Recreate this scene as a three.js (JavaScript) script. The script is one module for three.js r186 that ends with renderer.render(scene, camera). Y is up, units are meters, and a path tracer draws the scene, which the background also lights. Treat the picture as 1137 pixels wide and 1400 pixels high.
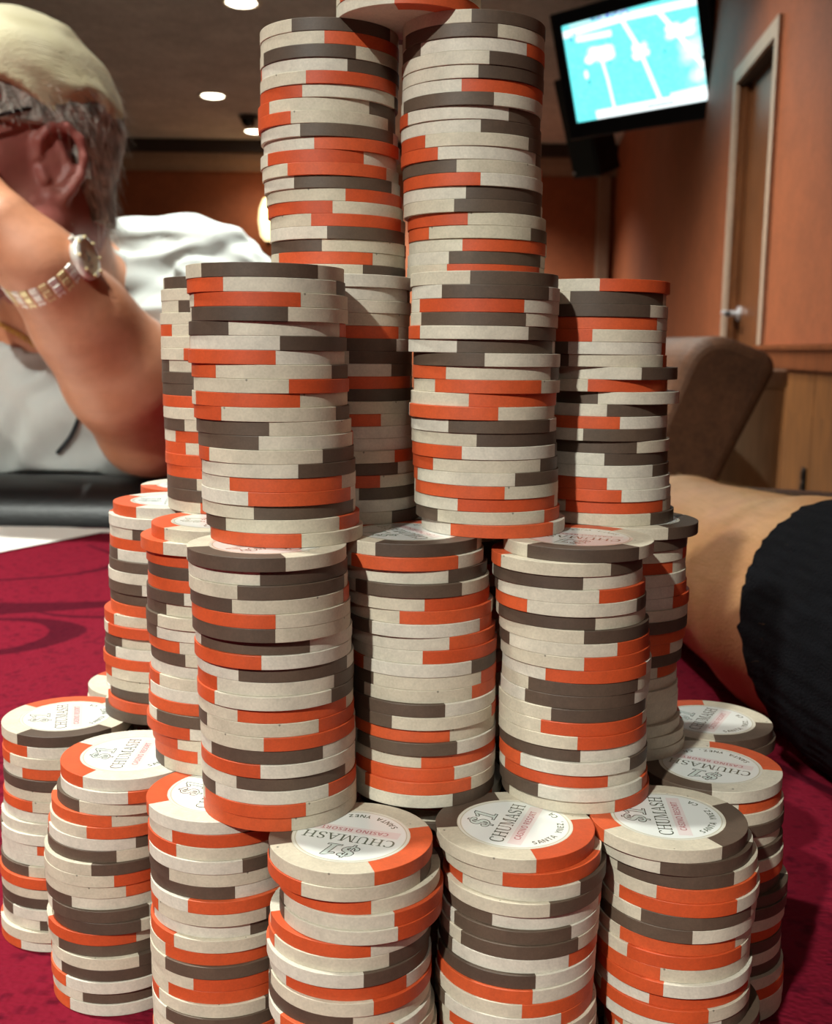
import * as THREE from 'three';
import { mergeGeometries } from 'three/addons/utils/BufferGeometryUtils.js';
import { RoundedBoxGeometry } from 'three/addons/geometries/RoundedBoxGeometry.js';
import { RectAreaLightUniformsLib } from 'three/addons/lights/RectAreaLightUniformsLib.js';

// ------------------------------------------------------------------ camera, exposure, lights
RectAreaLightUniformsLib.init();
const renderer = new THREE.WebGLRenderer({ antialias: true });
renderer.toneMapping = THREE.LinearToneMapping;
renderer.toneMappingExposure = 2.8;
renderer.shadowMap.enabled = true;
renderer.shadowMap.type = THREE.PCFSoftShadowMap;
const scene = new THREE.Scene();
scene.background = new THREE.Color(0x000000);
const camera = new THREE.PerspectiveCamera(49.94, 1137 / 1400, 0.02, 60);
camera.position.set(0, 0.18218, 0);               // table top is y = 0, the floor lies 0.75 m below it
camera.rotation.order = 'YXZ';
camera.rotation.set(-0.147839, 0, 0.014134);
camera.focus = 0.272;
camera.userData.fStop = 30;
scene.add(camera);

const FLOOR = -0.75, CEIL = 2.1;
// the glowing downlights in view and unseen ones placed for what they light: [x, z, candela, half angle]
const WARM = new THREE.Color(0.96, 1.0, 0.92);
const DOWNLIGHTS = [
  [-1.28, 1.95, 27.5, 1.42, 'unseen ceiling downlight behind the camera at near left, lighting the fronts of the stacks'],   // unseen key lamp, placed to suit the shadows on the stacks
  [0.35, 2.3, 3, 1.15, 'unseen ceiling downlight behind the camera at near right, softening shadows on the stacks'],  // unseen lamp, placed to lift the shadows at the front
  [-0.72, -0.5, 12.5, 0.5, 'unseen ceiling downlight over the poker table, lighting the man and the left felt'],  // unseen lamp, narrow beam placed to light the left felt and the forearm
  [-0.22, -1.78, 25, 0.42, 'unseen ceiling downlight above the seated man, lighting his shoulders and cap'],  // unseen lamp, placed to brighten the shoulder and the cap
  [-0.6, -4.25, 14, 1.2, 'unseen ceiling downlight beyond the seated man, lighting the chip tops from behind'],  // unseen lamp continuing the visible row, gives the sheen on the chip tops
  [-1.025, -6.55, 7, 1.2, 'largest and nearest of the glowing ceiling downlights, cut by the top edge'],
  [-1.62, -8.9, 4, 1.2, 'glowing round ceiling downlight left of the small dark dome'],
  [-1.5, -10.3, 0.9, 1.1, 'farthest glowing ceiling downlight, just above the dark cornice'],
  [0.35, -4.2, 4.6, 1.2, 'unseen ceiling downlight in front of the television, lighting the right hand wall'],  // unseen lamp, throws the shadow of the television on the wall
  [0.1, -9.8, 15, 1.2, 'unseen ceiling downlight hidden behind the stacks, lighting the far right corner'],  // unseen lamp, placed to light the back wall and the pale post
];

// ------------------------------------------------------------------ helpers
const V = (x, y, z) => new THREE.Vector3(x, y, z);
function rng(seed) { let s = seed >>> 0; return () => { s = (s + 0x6d2b79f5) >>> 0; let t = Math.imul(s ^ (s >>> 15), 1 | s); t = (t + Math.imul(t ^ (t >>> 7), 61 | t)) ^ t; return ((t ^ (t >>> 14)) >>> 0) / 4294967296; }; }
const used = new Map();
function numbered(name) { const n = used.get(name) ?? 0; used.set(name, n + 1); return n ? `${name}_${String(n).padStart(3, '0')}` : name; }
function tag(o, label, category, group) { o.userData.label = label; o.userData.category = category; if (group) o.userData.group = group; return o; }
function thing(name, label, category, pos = [0, 0, 0], turn = 0, group) {
  const o = new THREE.Group(); o.name = numbered(name); o.position.set(...pos); o.rotation.y = turn; scene.add(o); return tag(o, label, category, group);
}
function mesh(name, geometry, material, parent = scene, shadow = true) {
  const m = new THREE.Mesh(Array.isArray(geometry) ? mergeGeometries(geometry.map((g) => { const q = g.index ? g.toNonIndexed() : g; for (const k of Object.keys(q.attributes)) if (!['position', 'normal', 'uv'].includes(k)) q.deleteAttribute(k); return q; })) : geometry, material);
  m.name = parent === scene ? numbered(name) : name; m.castShadow = shadow; m.receiveShadow = true; parent.add(m); return m;
}
function struct(name, geometry, material, parent = scene) { const m = mesh(name, geometry, material, parent); if (parent === scene) m.userData.kind = 'structure'; return m; }
const box = (w, h, d, x = 0, y = 0, z = 0) => new THREE.BoxGeometry(w, h, d).translate(x, y, z);
const rbox = (w, h, d, r, x = 0, y = 0, z = 0, s = 3) => new RoundedBoxGeometry(w, h, d, s, r).translate(x, y, z);
const cyl = (r0, r1, h, x = 0, y = 0, z = 0, s = 32) => new THREE.CylinderGeometry(r0, r1, h, s).translate(x, y, z);
const lathe = (pts, s = 48) => new THREE.LatheGeometry(pts.map((p) => new THREE.Vector2(...p)), s);
const tube = (pts, r, n = 40, s = 8, closed = false) => new THREE.TubeGeometry(new THREE.CatmullRomCurve3(pts.map((p) => V(...p)), closed), n, r, s, closed);
function boxUV(g, scale = 1) {   // uv in metres by dominant normal
  const q = g.index ? g.toNonIndexed() : g, p = q.attributes.position, n = q.attributes.normal, uv = new Float32Array(p.count * 2);
  for (let i = 0; i < p.count; i++) {
    const a = [Math.abs(n.getX(i)), Math.abs(n.getY(i)), Math.abs(n.getZ(i))], k = a.indexOf(Math.max(...a));
    uv[2 * i] = (k === 0 ? p.getZ(i) : p.getX(i)) * scale; uv[2 * i + 1] = (k === 1 ? p.getZ(i) : p.getY(i)) * scale;
  }
  q.setAttribute('uv', new THREE.BufferAttribute(uv, 2)); return q;
}
// tileable value noise
function lattice(n, seed) {
  const r = rng(seed), a = new Float32Array(n * n); for (let i = 0; i < n * n; i++) a[i] = r();
  return (u, v) => { const x = (u - Math.floor(u)) * n, y = (v - Math.floor(v)) * n, i = Math.floor(x) % n, j = Math.floor(y) % n, i1 = (i + 1) % n, j1 = ((j + 1) % n) * n, j0 = j * n, f = x - Math.floor(x), g = y - Math.floor(y), s = f * f * (3 - 2 * f), t = g * g * (3 - 2 * g), p = a[j0 + i] + (a[j0 + i1] - a[j0 + i]) * s, q = a[j1 + i] + (a[j1 + i1] - a[j1 + i]) * s; return p + (q - p) * t; };
}
function dataTex(w, h, fn, srgb, rep) {
  const d = new Uint8Array(w * h * 4);
  for (let y = 0; y < h; y++) for (let x = 0; x < w; x++) { const c = fn((x + 0.5) / w, (y + 0.5) / h), i = (y * w + x) * 4; for (let k = 0; k < 3; k++) d[i + k] = Math.max(0, Math.min(255, (Array.isArray(c) ? c[k] : c) * 255)); d[i + 3] = 255; }
  const t = new THREE.DataTexture(d, w, h); t.magFilter = THREE.LinearFilter; t.minFilter = THREE.LinearMipmapLinearFilter; t.generateMipmaps = true; t.wrapS = t.wrapT = THREE.RepeatWrapping; if (srgb) t.colorSpace = THREE.SRGBColorSpace; if (rep) t.repeat.set(rep, rep); t.needsUpdate = true; return t;
}
function canvasTex(w, h, draw) { const c = document.createElement('canvas'); c.width = w; c.height = h; draw(c.getContext('2d'), w, h); const t = new THREE.CanvasTexture(c); t.colorSpace = THREE.SRGBColorSpace; t.anisotropy = 8; return t; }
const hex = (h) => [(h >> 16 & 255) / 255, (h >> 8 & 255) / 255, (h & 255) / 255];
// mottled paint: a tileable colour map with coarse and fine noise in sRGB around a base colour
function mottle(size, base, amp, seed, coarse = 5, rep = 1, specks = 0) {
  const a = lattice(coarse, seed), b = lattice(coarse * 4, seed + 1), c = lattice(coarse * 16, seed + 2), d = lattice(size / 2, seed + 3), B = hex(base), r = rng(seed + 9), S = [];
  for (let i = 0; i < specks; i++) S.push([r(), r(), 0.004 + r() * 0.006, 0.25 + r() * 0.4]);
  return dataTex(size, size, (u, v) => { let n = 1 + amp * ((a(u, v) - 0.5) * 0.8 + (b(u, v) - 0.5) * 0.7 + (c(u, v) - 0.5) * 0.7 + (d(u, v) - 0.5) * 0.8); for (const s of S) if (Math.hypot(u - s[0], v - s[1]) < s[2]) n *= s[3]; return [B[0] * n, B[1] * n, B[2] * n]; }, true, rep);
}
const grainBump = (size, seed, coarse, fine = 0.6, rep = 1) => { const a = lattice(coarse, seed), b = lattice(size / 2, seed + 1); return dataTex(size, size, (u, v) => 0.5 + (a(u, v) - 0.5) * (1 - fine) + (b(u, v) - 0.5) * fine, false, rep); };
const std = (o) => new THREE.MeshStandardMaterial(o), phy = (o) => new THREE.MeshPhysicalMaterial(o);

// ---- signed-distance bodies, meshed with surface nets: one continuous skin per figure
const cone = (a, b, ra, rb) => { const ax = a[0], ay = a[1], az = a[2], dx = b[0] - ax, dy = b[1] - ay, dz = b[2] - az, l = dx * dx + dy * dy + dz * dz || 1e-9; return (x, y, z) => { const px = x - ax, py = y - ay, pz = z - az; let t = (px * dx + py * dy + pz * dz) / l; t = t < 0 ? 0 : t > 1 ? 1 : t; const ex = px - dx * t, ey = py - dy * t, ez = pz - dz * t; return Math.sqrt(ex * ex + ey * ey + ez * ez) - (ra + (rb - ra) * t); }; };
const ellipsoid = (c, r, ex = [1, 0, 0], ey = [0, 1, 0], ez = [0, 0, 1]) => (x, y, z) => { const px = x - c[0], py = y - c[1], pz = z - c[2], u = (px * ex[0] + py * ex[1] + pz * ex[2]) / r[0], v = (px * ey[0] + py * ey[1] + pz * ey[2]) / r[1], w = (px * ez[0] + py * ez[1] + pz * ez[2]) / r[2], k0 = Math.sqrt(u * u + v * v + w * w), a = u / r[0], b = v / r[1], c2 = w / r[2], k1 = Math.sqrt(a * a + b * b + c2 * c2); return k1 < 1e-6 ? -Math.min(...r) : k0 * (k0 - 1) / k1; };
const smin = (a, b, k) => { const h = Math.max(k - Math.abs(a - b), 0) / k; return Math.min(a, b) - h * h * k * 0.25; };
const blend = (fs, k) => (x, y, z) => { let d = 1e3; for (const f of fs) { const e = f(x, y, z); d = e - d > k ? d : d - e > k ? e : smin(d, e, k); } return d; };
const within = (F, c, r) => (x, y, z) => { const ex = x - c[0], ey = y - c[1], ez = z - c[2], d = Math.sqrt(ex * ex + ey * ey + ez * ez) - r; return d > 0.06 ? d : F(x, y, z); };   // far away, the distance to a bounding sphere will do
function surfaceNet(f, lo, hi, h, colour) {
  const n = [0, 1, 2].map((k) => Math.ceil((hi[k] - lo[k]) / h) + 1), [nx, ny, nz] = n, F = new Float32Array(nx * ny * nz), id = (i, j, k) => (k * ny + j) * nx + i, B = 6;
  for (let k0 = 0; k0 < nz; k0 += B) for (let j0 = 0; j0 < ny; j0 += B) for (let i0 = 0; i0 < nx; i0 += B) {
    const c = f(lo[0] + (i0 + B / 2) * h, lo[1] + (j0 + B / 2) * h, lo[2] + (k0 + B / 2) * h), skip = Math.abs(c) > h * B * 1.1;
    for (let k = k0; k < Math.min(k0 + B, nz); k++) for (let j = j0; j < Math.min(j0 + B, ny); j++) for (let i = i0; i < Math.min(i0 + B, nx); i++) F[id(i, j, k)] = skip ? c : f(lo[0] + i * h, lo[1] + j * h, lo[2] + k * h);
  }
  const vid = new Int32Array(nx * ny * nz).fill(-1), P = [], N = [], I = [], C = [], e = h * 0.5;
  const corner = [[0, 0, 0], [1, 0, 0], [0, 1, 0], [1, 1, 0], [0, 0, 1], [1, 0, 1], [0, 1, 1], [1, 1, 1]], edges = [[0, 1], [2, 3], [4, 5], [6, 7], [0, 2], [1, 3], [4, 6], [5, 7], [0, 4], [1, 5], [2, 6], [3, 7]];
  const off = corner.map((c) => id(...c));
  for (let k = 0; k < nz - 1; k++) for (let j = 0; j < ny - 1; j++) for (let i = 0; i < nx - 1; i++) {
    const o = id(i, j, k); let m = 0; for (let c = 0; c < 8; c++) if (F[o + off[c]] < 0) m |= 1 << c;
    if (m === 0 || m === 255) continue;
    const v = off.map((d) => F[o + d]);
    let x = 0, y = 0, z = 0, q = 0;
    for (const [a, b] of edges) if ((v[a] < 0) !== (v[b] < 0)) { const t = v[a] / (v[a] - v[b]); x += corner[a][0] + (corner[b][0] - corner[a][0]) * t; y += corner[a][1] + (corner[b][1] - corner[a][1]) * t; z += corner[a][2] + (corner[b][2] - corner[a][2]) * t; q++; }
    const X = lo[0] + (i + x / q) * h, Y = lo[1] + (j + y / q) * h, Z = lo[2] + (k + z / q) * h;
    vid[id(i, j, k)] = P.length / 3; P.push(X, Y, Z);
    const g = V(f(X + e, Y, Z) - f(X - e, Y, Z), f(X, Y + e, Z) - f(X, Y - e, Z), f(X, Y, Z + e) - f(X, Y, Z - e)).normalize(); N.push(g.x, g.y, g.z);
    if (colour) C.push(...colour(X, Y, Z, g));
  }
  const quad = (a, b, c, d, flip) => { if (a < 0 || b < 0 || c < 0 || d < 0) return; flip ? I.push(a, c, b, a, d, c) : I.push(a, b, c, a, c, d); };
  for (let k = 1; k < nz - 1; k++) for (let j = 1; j < ny - 1; j++) for (let i = 1; i < nx - 1; i++) {
    const s = F[id(i, j, k)] < 0;
    if (s !== (F[id(i + 1, j, k)] < 0)) quad(vid[id(i, j - 1, k - 1)], vid[id(i, j, k - 1)], vid[id(i, j, k)], vid[id(i, j - 1, k)], !s);
    if (s !== (F[id(i, j + 1, k)] < 0)) quad(vid[id(i - 1, j, k - 1)], vid[id(i - 1, j, k)], vid[id(i, j, k)], vid[id(i, j, k - 1)], !s);
    if (s !== (F[id(i, j, k + 1)] < 0)) quad(vid[id(i - 1, j - 1, k)], vid[id(i, j - 1, k)], vid[id(i, j, k)], vid[id(i - 1, j, k)], !s);
  }
  const g = new THREE.BufferGeometry(); g.setIndex(I);
  g.setAttribute('position', new THREE.Float32BufferAttribute(P, 3)); g.setAttribute('normal', new THREE.Float32BufferAttribute(N, 3));
  const uv = []; for (let i = 0; i < P.length; i += 3) uv.push(P[i] * 0.8 + P[i + 2] * 0.6, P[i + 1]);
  g.setAttribute('uv', new THREE.Float32BufferAttribute(uv, 2)); if (colour) g.setAttribute('color', new THREE.Float32BufferAttribute(C, 3));
  return g;
}
const n3s = lattice(64, 77), n3 = (x, y, z, s) => (n3s(x * s + 0.31 * z * s, y * s + 0.17 * x * s) + n3s(y * s * 1.03 + 0.4, z * s * 0.97 - 0.23 * x * s)) / 2;

// ------------------------------------------------------------------ the room
const paint = std({ color: new THREE.Color(0.78, 0.84, 0.84), map: mottle(256, 0xb4603a, 0.10, 11, 4), bumpMap: grainBump(256, 12, 40, 0.7), bumpScale: 0.0008, roughness: 0.62 });
const ceilingPaint = std({ map: mottle(256, 0xd4ccc6, 0.12, 21, 4), bumpMap: grainBump(256, 22, 60, 0.8), bumpScale: 0.001, roughness: 0.95 });
const woodMap = (base, seed) => { const a = lattice(6, seed), b = lattice(64, seed + 1), c = lattice(128, seed + 2), B = hex(base); return dataTex(256, 256, (u, v) => { const w = a(u, v) * 0.6, g = b(u * 1 + w * 0.05, v * 0.08) * 0.6 + c(u + w * 0.05, v * 0.1) * 0.4, n = 0.78 + 0.44 * g; return [B[0] * n, B[1] * n, B[2] * n * 0.97]; }, true, 2); };
const oak = std({ color: new THREE.Color(0.66, 0.68, 0.7), map: woodMap(0x9a6234, 31), roughness: 0.45 }), doorWood = std({ color: new THREE.Color(0.62, 0.68, 0.75), map: woodMap(0x8a4f2b, 41), roughness: 0.4 }), railWood = std({ color: new THREE.Color(0.75, 0.78, 0.8), map: woodMap(0x8b4c2b, 51), roughness: 0.4 });
const casing = std({ map: mottle(128, 0xb9a08c, 0.06, 61), roughness: 0.5 });
const carpet = std({ map: mottle(256, 0x4a4038, 0.5, 71, 9), bumpMap: grainBump(256, 72, 64, 0.8), bumpScale: 0.004, roughness: 1 });
const darkTrim = std({ map: mottle(128, 0x3d2f28, 0.08, 81), roughness: 0.7 }), paleTrim = std({ map: mottle(128, 0xa4836c, 0.06, 83), roughness: 0.6 });
struct('floor', boxUV(box(11, 0.1, 16.2, -2, FLOOR - 0.05, -3.2)), carpet);
struct('ceiling', boxUV(box(11, 0.12, 16.2, -2, CEIL + 0.06, -3.2)), ceilingPaint);
struct('wall_back', boxUV(box(11, CEIL - FLOOR, 0.15, -2, (CEIL + FLOOR) / 2, -10.975)), paint);
const panelling = std({ map: woodMap(0x4a3020, 85), roughness: 0.6 });  // walls out of view, dark tone chosen to keep their bounce light low
struct('wall_left', boxUV(box(0.15, CEIL - FLOOR, 16, -7.0, (CEIL + FLOOR) / 2, -3.1)), panelling);
struct('wall_rear', boxUV(box(11, CEIL - FLOOR, 0.15, -2, (CEIL + FLOOR) / 2, 4.6)), panelling);
struct('wall_return', boxUV(box(2.6, CEIL - FLOOR, 0.15, 2.17, (CEIL + FLOOR) / 2, 0.3)), panelling);
struct('wall_rear_right', boxUV(box(0.15, CEIL - FLOOR, 4.4, 3.3, (CEIL + FLOOR) / 2, 2.5)), panelling);
// cornice along the back wall: dark upper band, paler moulding below it
struct('trim_1', boxUV(rbox(9.2, 0.12, 0.20, 0.012, -2.6, CEIL - 0.06, -10.82)), darkTrim);
{ const s = new THREE.Shape(); s.moveTo(0, 0); s.lineTo(0.05, 0); s.quadraticCurveTo(0.055, 0.06, 0.11, 0.09); s.lineTo(0.13, 0.15); s.lineTo(0, 0.15); s.closePath();
  const g = new THREE.ExtrudeGeometry(s, { depth: 9.2, bevelEnabled: false, curveSegments: 8 }); g.rotateY(-Math.PI / 2); g.translate(2.0, CEIL - 0.27, -10.9); struct('trim_2', boxUV(g), paleTrim); }
struct('trim_3', boxUV(rbox(0.115, CEIL - FLOOR - 0.27, 0.1, 0.006, 1.755, (CEIL + FLOOR - 0.27) / 2, -10.86)), paleTrim);  // pale post in the far right corner
// the right-hand wall runs obliquely away from the camera: local x towards the camera, z into the room
const WR = new THREE.Group(); const along = -1.66095; const WX = 0.884;
const onWall = (u, y, t) => V(WX, 0, 0).add(V(-0.09, 0, 0.99594).multiplyScalar(-u)).add(V(-0.99594, 0, -0.09).multiplyScalar(t)).setY(y);  // u metres away from the camera along the wall, t proud of it
const wallGeo = (g) => { g.rotateY(along); g.translate(WX, 0, 0); return g; };
const wb = (u0, u1, y0, y1, t0, t1) => wallGeo(boxUV(box(u1 - u0, y1 - y0, t1 - t0, -(u0 + u1) / 2, (y0 + y1) / 2, (t0 + t1) / 2)));
const D0 = 4.085, D1 = 4.785, DT = 1.285;      // door opening
struct('wall_right', [wb(-0.3, D0, FLOOR, CEIL, -0.16, 0), wb(D1, 11.0, FLOOR, CEIL, -0.16, 0), wb(D0, D1, DT, CEIL, -0.16, 0)], paint);
struct('wall_passage', wb(3.9, 5.0, FLOOR, CEIL, -0.30, -0.18), paint);
{ const d = new THREE.Group(); d.name = 'door_1'; d.userData.kind = 'structure'; scene.add(d);
  const m = (n, g, mat, p = d) => struct(n, g, mat, p);
  m('door_casing', wb(D0 - 0.055, D0, FLOOR, DT + 0.06, -0.005, 0.016), casing); m('door_casing', wb(D1, D1 + 0.055, FLOOR, DT + 0.06, -0.005, 0.016), casing); m('door_casing', wb(D0, D1, DT, DT + 0.06, -0.005, 0.016), casing);
  m('door_jamb', wb(D1 - 0.012, D1 + 0.001, FLOOR, DT, -0.158, 0.0), doorWood); m('door_jamb', wb(D0 - 0.001, D0 + 0.012, FLOOR, DT, -0.158, 0.0), doorWood); m('door_jamb', wb(D0, D1, DT - 0.012, DT + 0.001, -0.158, 0.0), darkTrim);  // head jamb coloured darker than the sides, for the dark underside of the recess
  const leaf = m('door_leaf', wb(D0 + 0.014, D1 - 0.014, FLOOR + 0.01, DT - 0.014, -0.085, -0.04), doorWood);
  m('glass_panel', wb(D0 + 0.05, D0 + 0.16, 0.44, 0.90, -0.04, -0.036), phy({ color: 0x140a08, roughness: 0.12 }), leaf);
  m('panel_moulding', [wb(D0 + 0.04, D0 + 0.05, 0.43, 0.91, -0.04, -0.03), wb(D0 + 0.16, D0 + 0.17, 0.43, 0.91, -0.04, -0.03), wb(D0 + 0.04, D0 + 0.17, 0.90, 0.912, -0.04, -0.03), wb(D0 + 0.04, D0 + 0.17, 0.428, 0.44, -0.04, -0.03)], railWood, leaf);
  m('door_stop', wb(D1 - 0.05, D1 - 0.02, FLOOR, DT - 0.02, -0.04, -0.015), doorWood);
  const steel = std({ color: 0xe6e6ea, metalness: 0.7, roughness: 0.35 });
  const hg = (g) => wallGeo(g), hu = D1 - 0.07, hy = 0.345;
  const rose = cyl(0.03, 0.03, 0.012, 0, 0, 0, 28); rose.rotateX(Math.PI / 2); rose.translate(-hu, hy, -0.034);
  const lever = tube([[-hu, hy, -0.03], [-hu, hy, 0.02], [-hu + 0.02, hy + 0.002, 0.032], [-hu + 0.12, hy - 0.006, 0.032]], 0.012, 24, 10);
  m('door_handle', [hg(rose), hg(lever)], steel, leaf); }
// wainscot and chair rail between the door and the camera; dark panelling boards are pieces of the wall
struct('trim_4', [wb(0.0, D0 - 0.06, 0.135, 0.205, 0, 0.03), wb(0.0, D0 - 0.06, 0.195, 0.21, 0, 0.042), wb(D1 + 0.06, 10.8, 0.135, 0.205, 0, 0.03)], railWood);
{ const w = new THREE.Group(); w.name = 'trim_5'; w.userData.kind = 'structure'; scene.add(w); const r = rng(5);
  for (let u = 0.02; u < D0 - 0.1; u += 0.36) { const p = struct('panel', wb(u, Math.min(u + 0.352, D0 - 0.06), FLOOR + 0.12, 0.135, 0, 0.014 + r() * 0.001), oak, w); }
  for (let u = D1 + 0.06; u < 10.7; u += 0.6) struct('panel', wb(u, u + 0.59, FLOOR + 0.12, 0.135, 0, 0.014), oak, w); }
struct('baseboard_right', [wb(0.0, D0 - 0.06, FLOOR, FLOOR + 0.12, 0, 0.02), wb(D1 + 0.06, 10.8, FLOOR, FLOOR + 0.12, 0, 0.02)], railWood);
{ const o = thing('wall_outlet', 'small dark upright outlet slot set in the wood panelling by the right edge', 'outlet'); const m = std({ color: 0x1c120c, roughness: 0.4 });
  mesh('cover_plate', wallGeo(rbox(0.036, 0.085, 0.008, 0.003, -3.30, -0.198, 0.018)), m, o); mesh('socket', [wallGeo(rbox(0.018, 0.024, 0.004, 0.0015, -3.30, -0.18, 0.0235)), wallGeo(rbox(0.018, 0.024, 0.004, 0.0015, -3.30, -0.216, 0.0235))], std({ color: 0x0c0806, roughness: 0.5 }), o); }

// ceiling downlights, seen and unseen alike: trim ring, glowing lens, and the lamp's own light just below the lens
const lensMat = new Map();
for (const [x, z, cd, angle, label] of DOWNLIGHTS) {
  const o = thing('ceiling_light', label, 'downlight', [x, CEIL, z], 0, 'recessed downlights in the ceiling');
  mesh('trim_ring', lathe([[0.085, 0.0], [0.085, -0.006], [0.098, -0.011], [0.115, -0.008], [0.118, 0.0]], 40), std({ color: 0xd9cdb8, roughness: 0.5 }), o);
  const lens = lathe([[0.0, -0.022], [0.045, -0.019], [0.075, -0.012], [0.0855, -0.004]], 40); 
  mesh('lens', lens, std({ color: 0xffffff, emissive: new THREE.Color(1, 0.9, 0.7), emissiveIntensity: 4, roughness: 0.5, side: THREE.DoubleSide }), o, false);
  const s = new THREE.SpotLight(WARM, cd, 0, angle, angle < 1 ? 0.9 : 0.6, 2); s.position.set(x, CEIL - 0.035, z); s.target.position.set(x, FLOOR, z); s.castShadow = true; s.shadow.radius = 2.6; s.name = 'downlight_beam'; scene.add(s, s.target); s.target.name = 'downlight_aim';
}
{ const o = thing('dome_camera', 'small dark dome fixed to the ceiling between two glowing downlights', 'camera', [-1.455, CEIL, -9.65]); o.scale.setScalar(0.75);
  const m = std({ color: 0x17120f, roughness: 0.25 }); mesh('mount', lathe([[0, 0], [0.11, 0], [0.11, -0.03], [0.095, -0.045], [0, -0.045]], 32), std({ color: 0x2a211c, roughness: 0.5 }), o); mesh('dome', lathe([[0.085, -0.044], [0.08, -0.08], [0.055, -0.115], [0, -0.13]], 32), m, o);
  mesh('bracket', rbox(0.02, 0.05, 0.02, 0.005, 0.09, -0.06, 0.07), std({ color: 0xb9b0a0, roughness: 0.4 }), o); }
{ const o = thing('wall_sconce', 'glowing amber glass wall lamp on the back wall, half hidden by chips', 'wall lamp', [-1.44, 1.37, -10.8]);
  mesh('back_plate', rbox(0.12, 0.18, 0.04, 0.01, 0, -0.05, -0.06), std({ color: 0x4a2f18, metalness: 0.8, roughness: 0.4 }), o);
  mesh('glass_shade', lathe([[0.03, -0.2], [0.075, -0.15], [0.095, -0.02], [0.085, 0.1], [0.05, 0.19], [0.035, 0.2]], 32), std({ color: 0xffe0a0, emissive: new THREE.Color(1, 0.74, 0.36), emissiveIntensity: 0.9, side: THREE.DoubleSide, roughness: 0.5 }), o, false).position.z = 0.06;
  mesh('finial', lathe([[0, -0.26], [0.018, -0.24], [0.03, -0.2], [0, -0.2]], 20), std({ color: 0x4a2f18, metalness: 0.8, roughness: 0.4 }), o).position.z = 0.06;
  const p = new THREE.PointLight(new THREE.Color(1, 0.62, 0.3), 0.04); p.position.set(-1.44, 1.37, -10.6); p.castShadow = true; p.shadow.radius = 4; p.name = 'sconce_bulb'; scene.add(p); }

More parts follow.
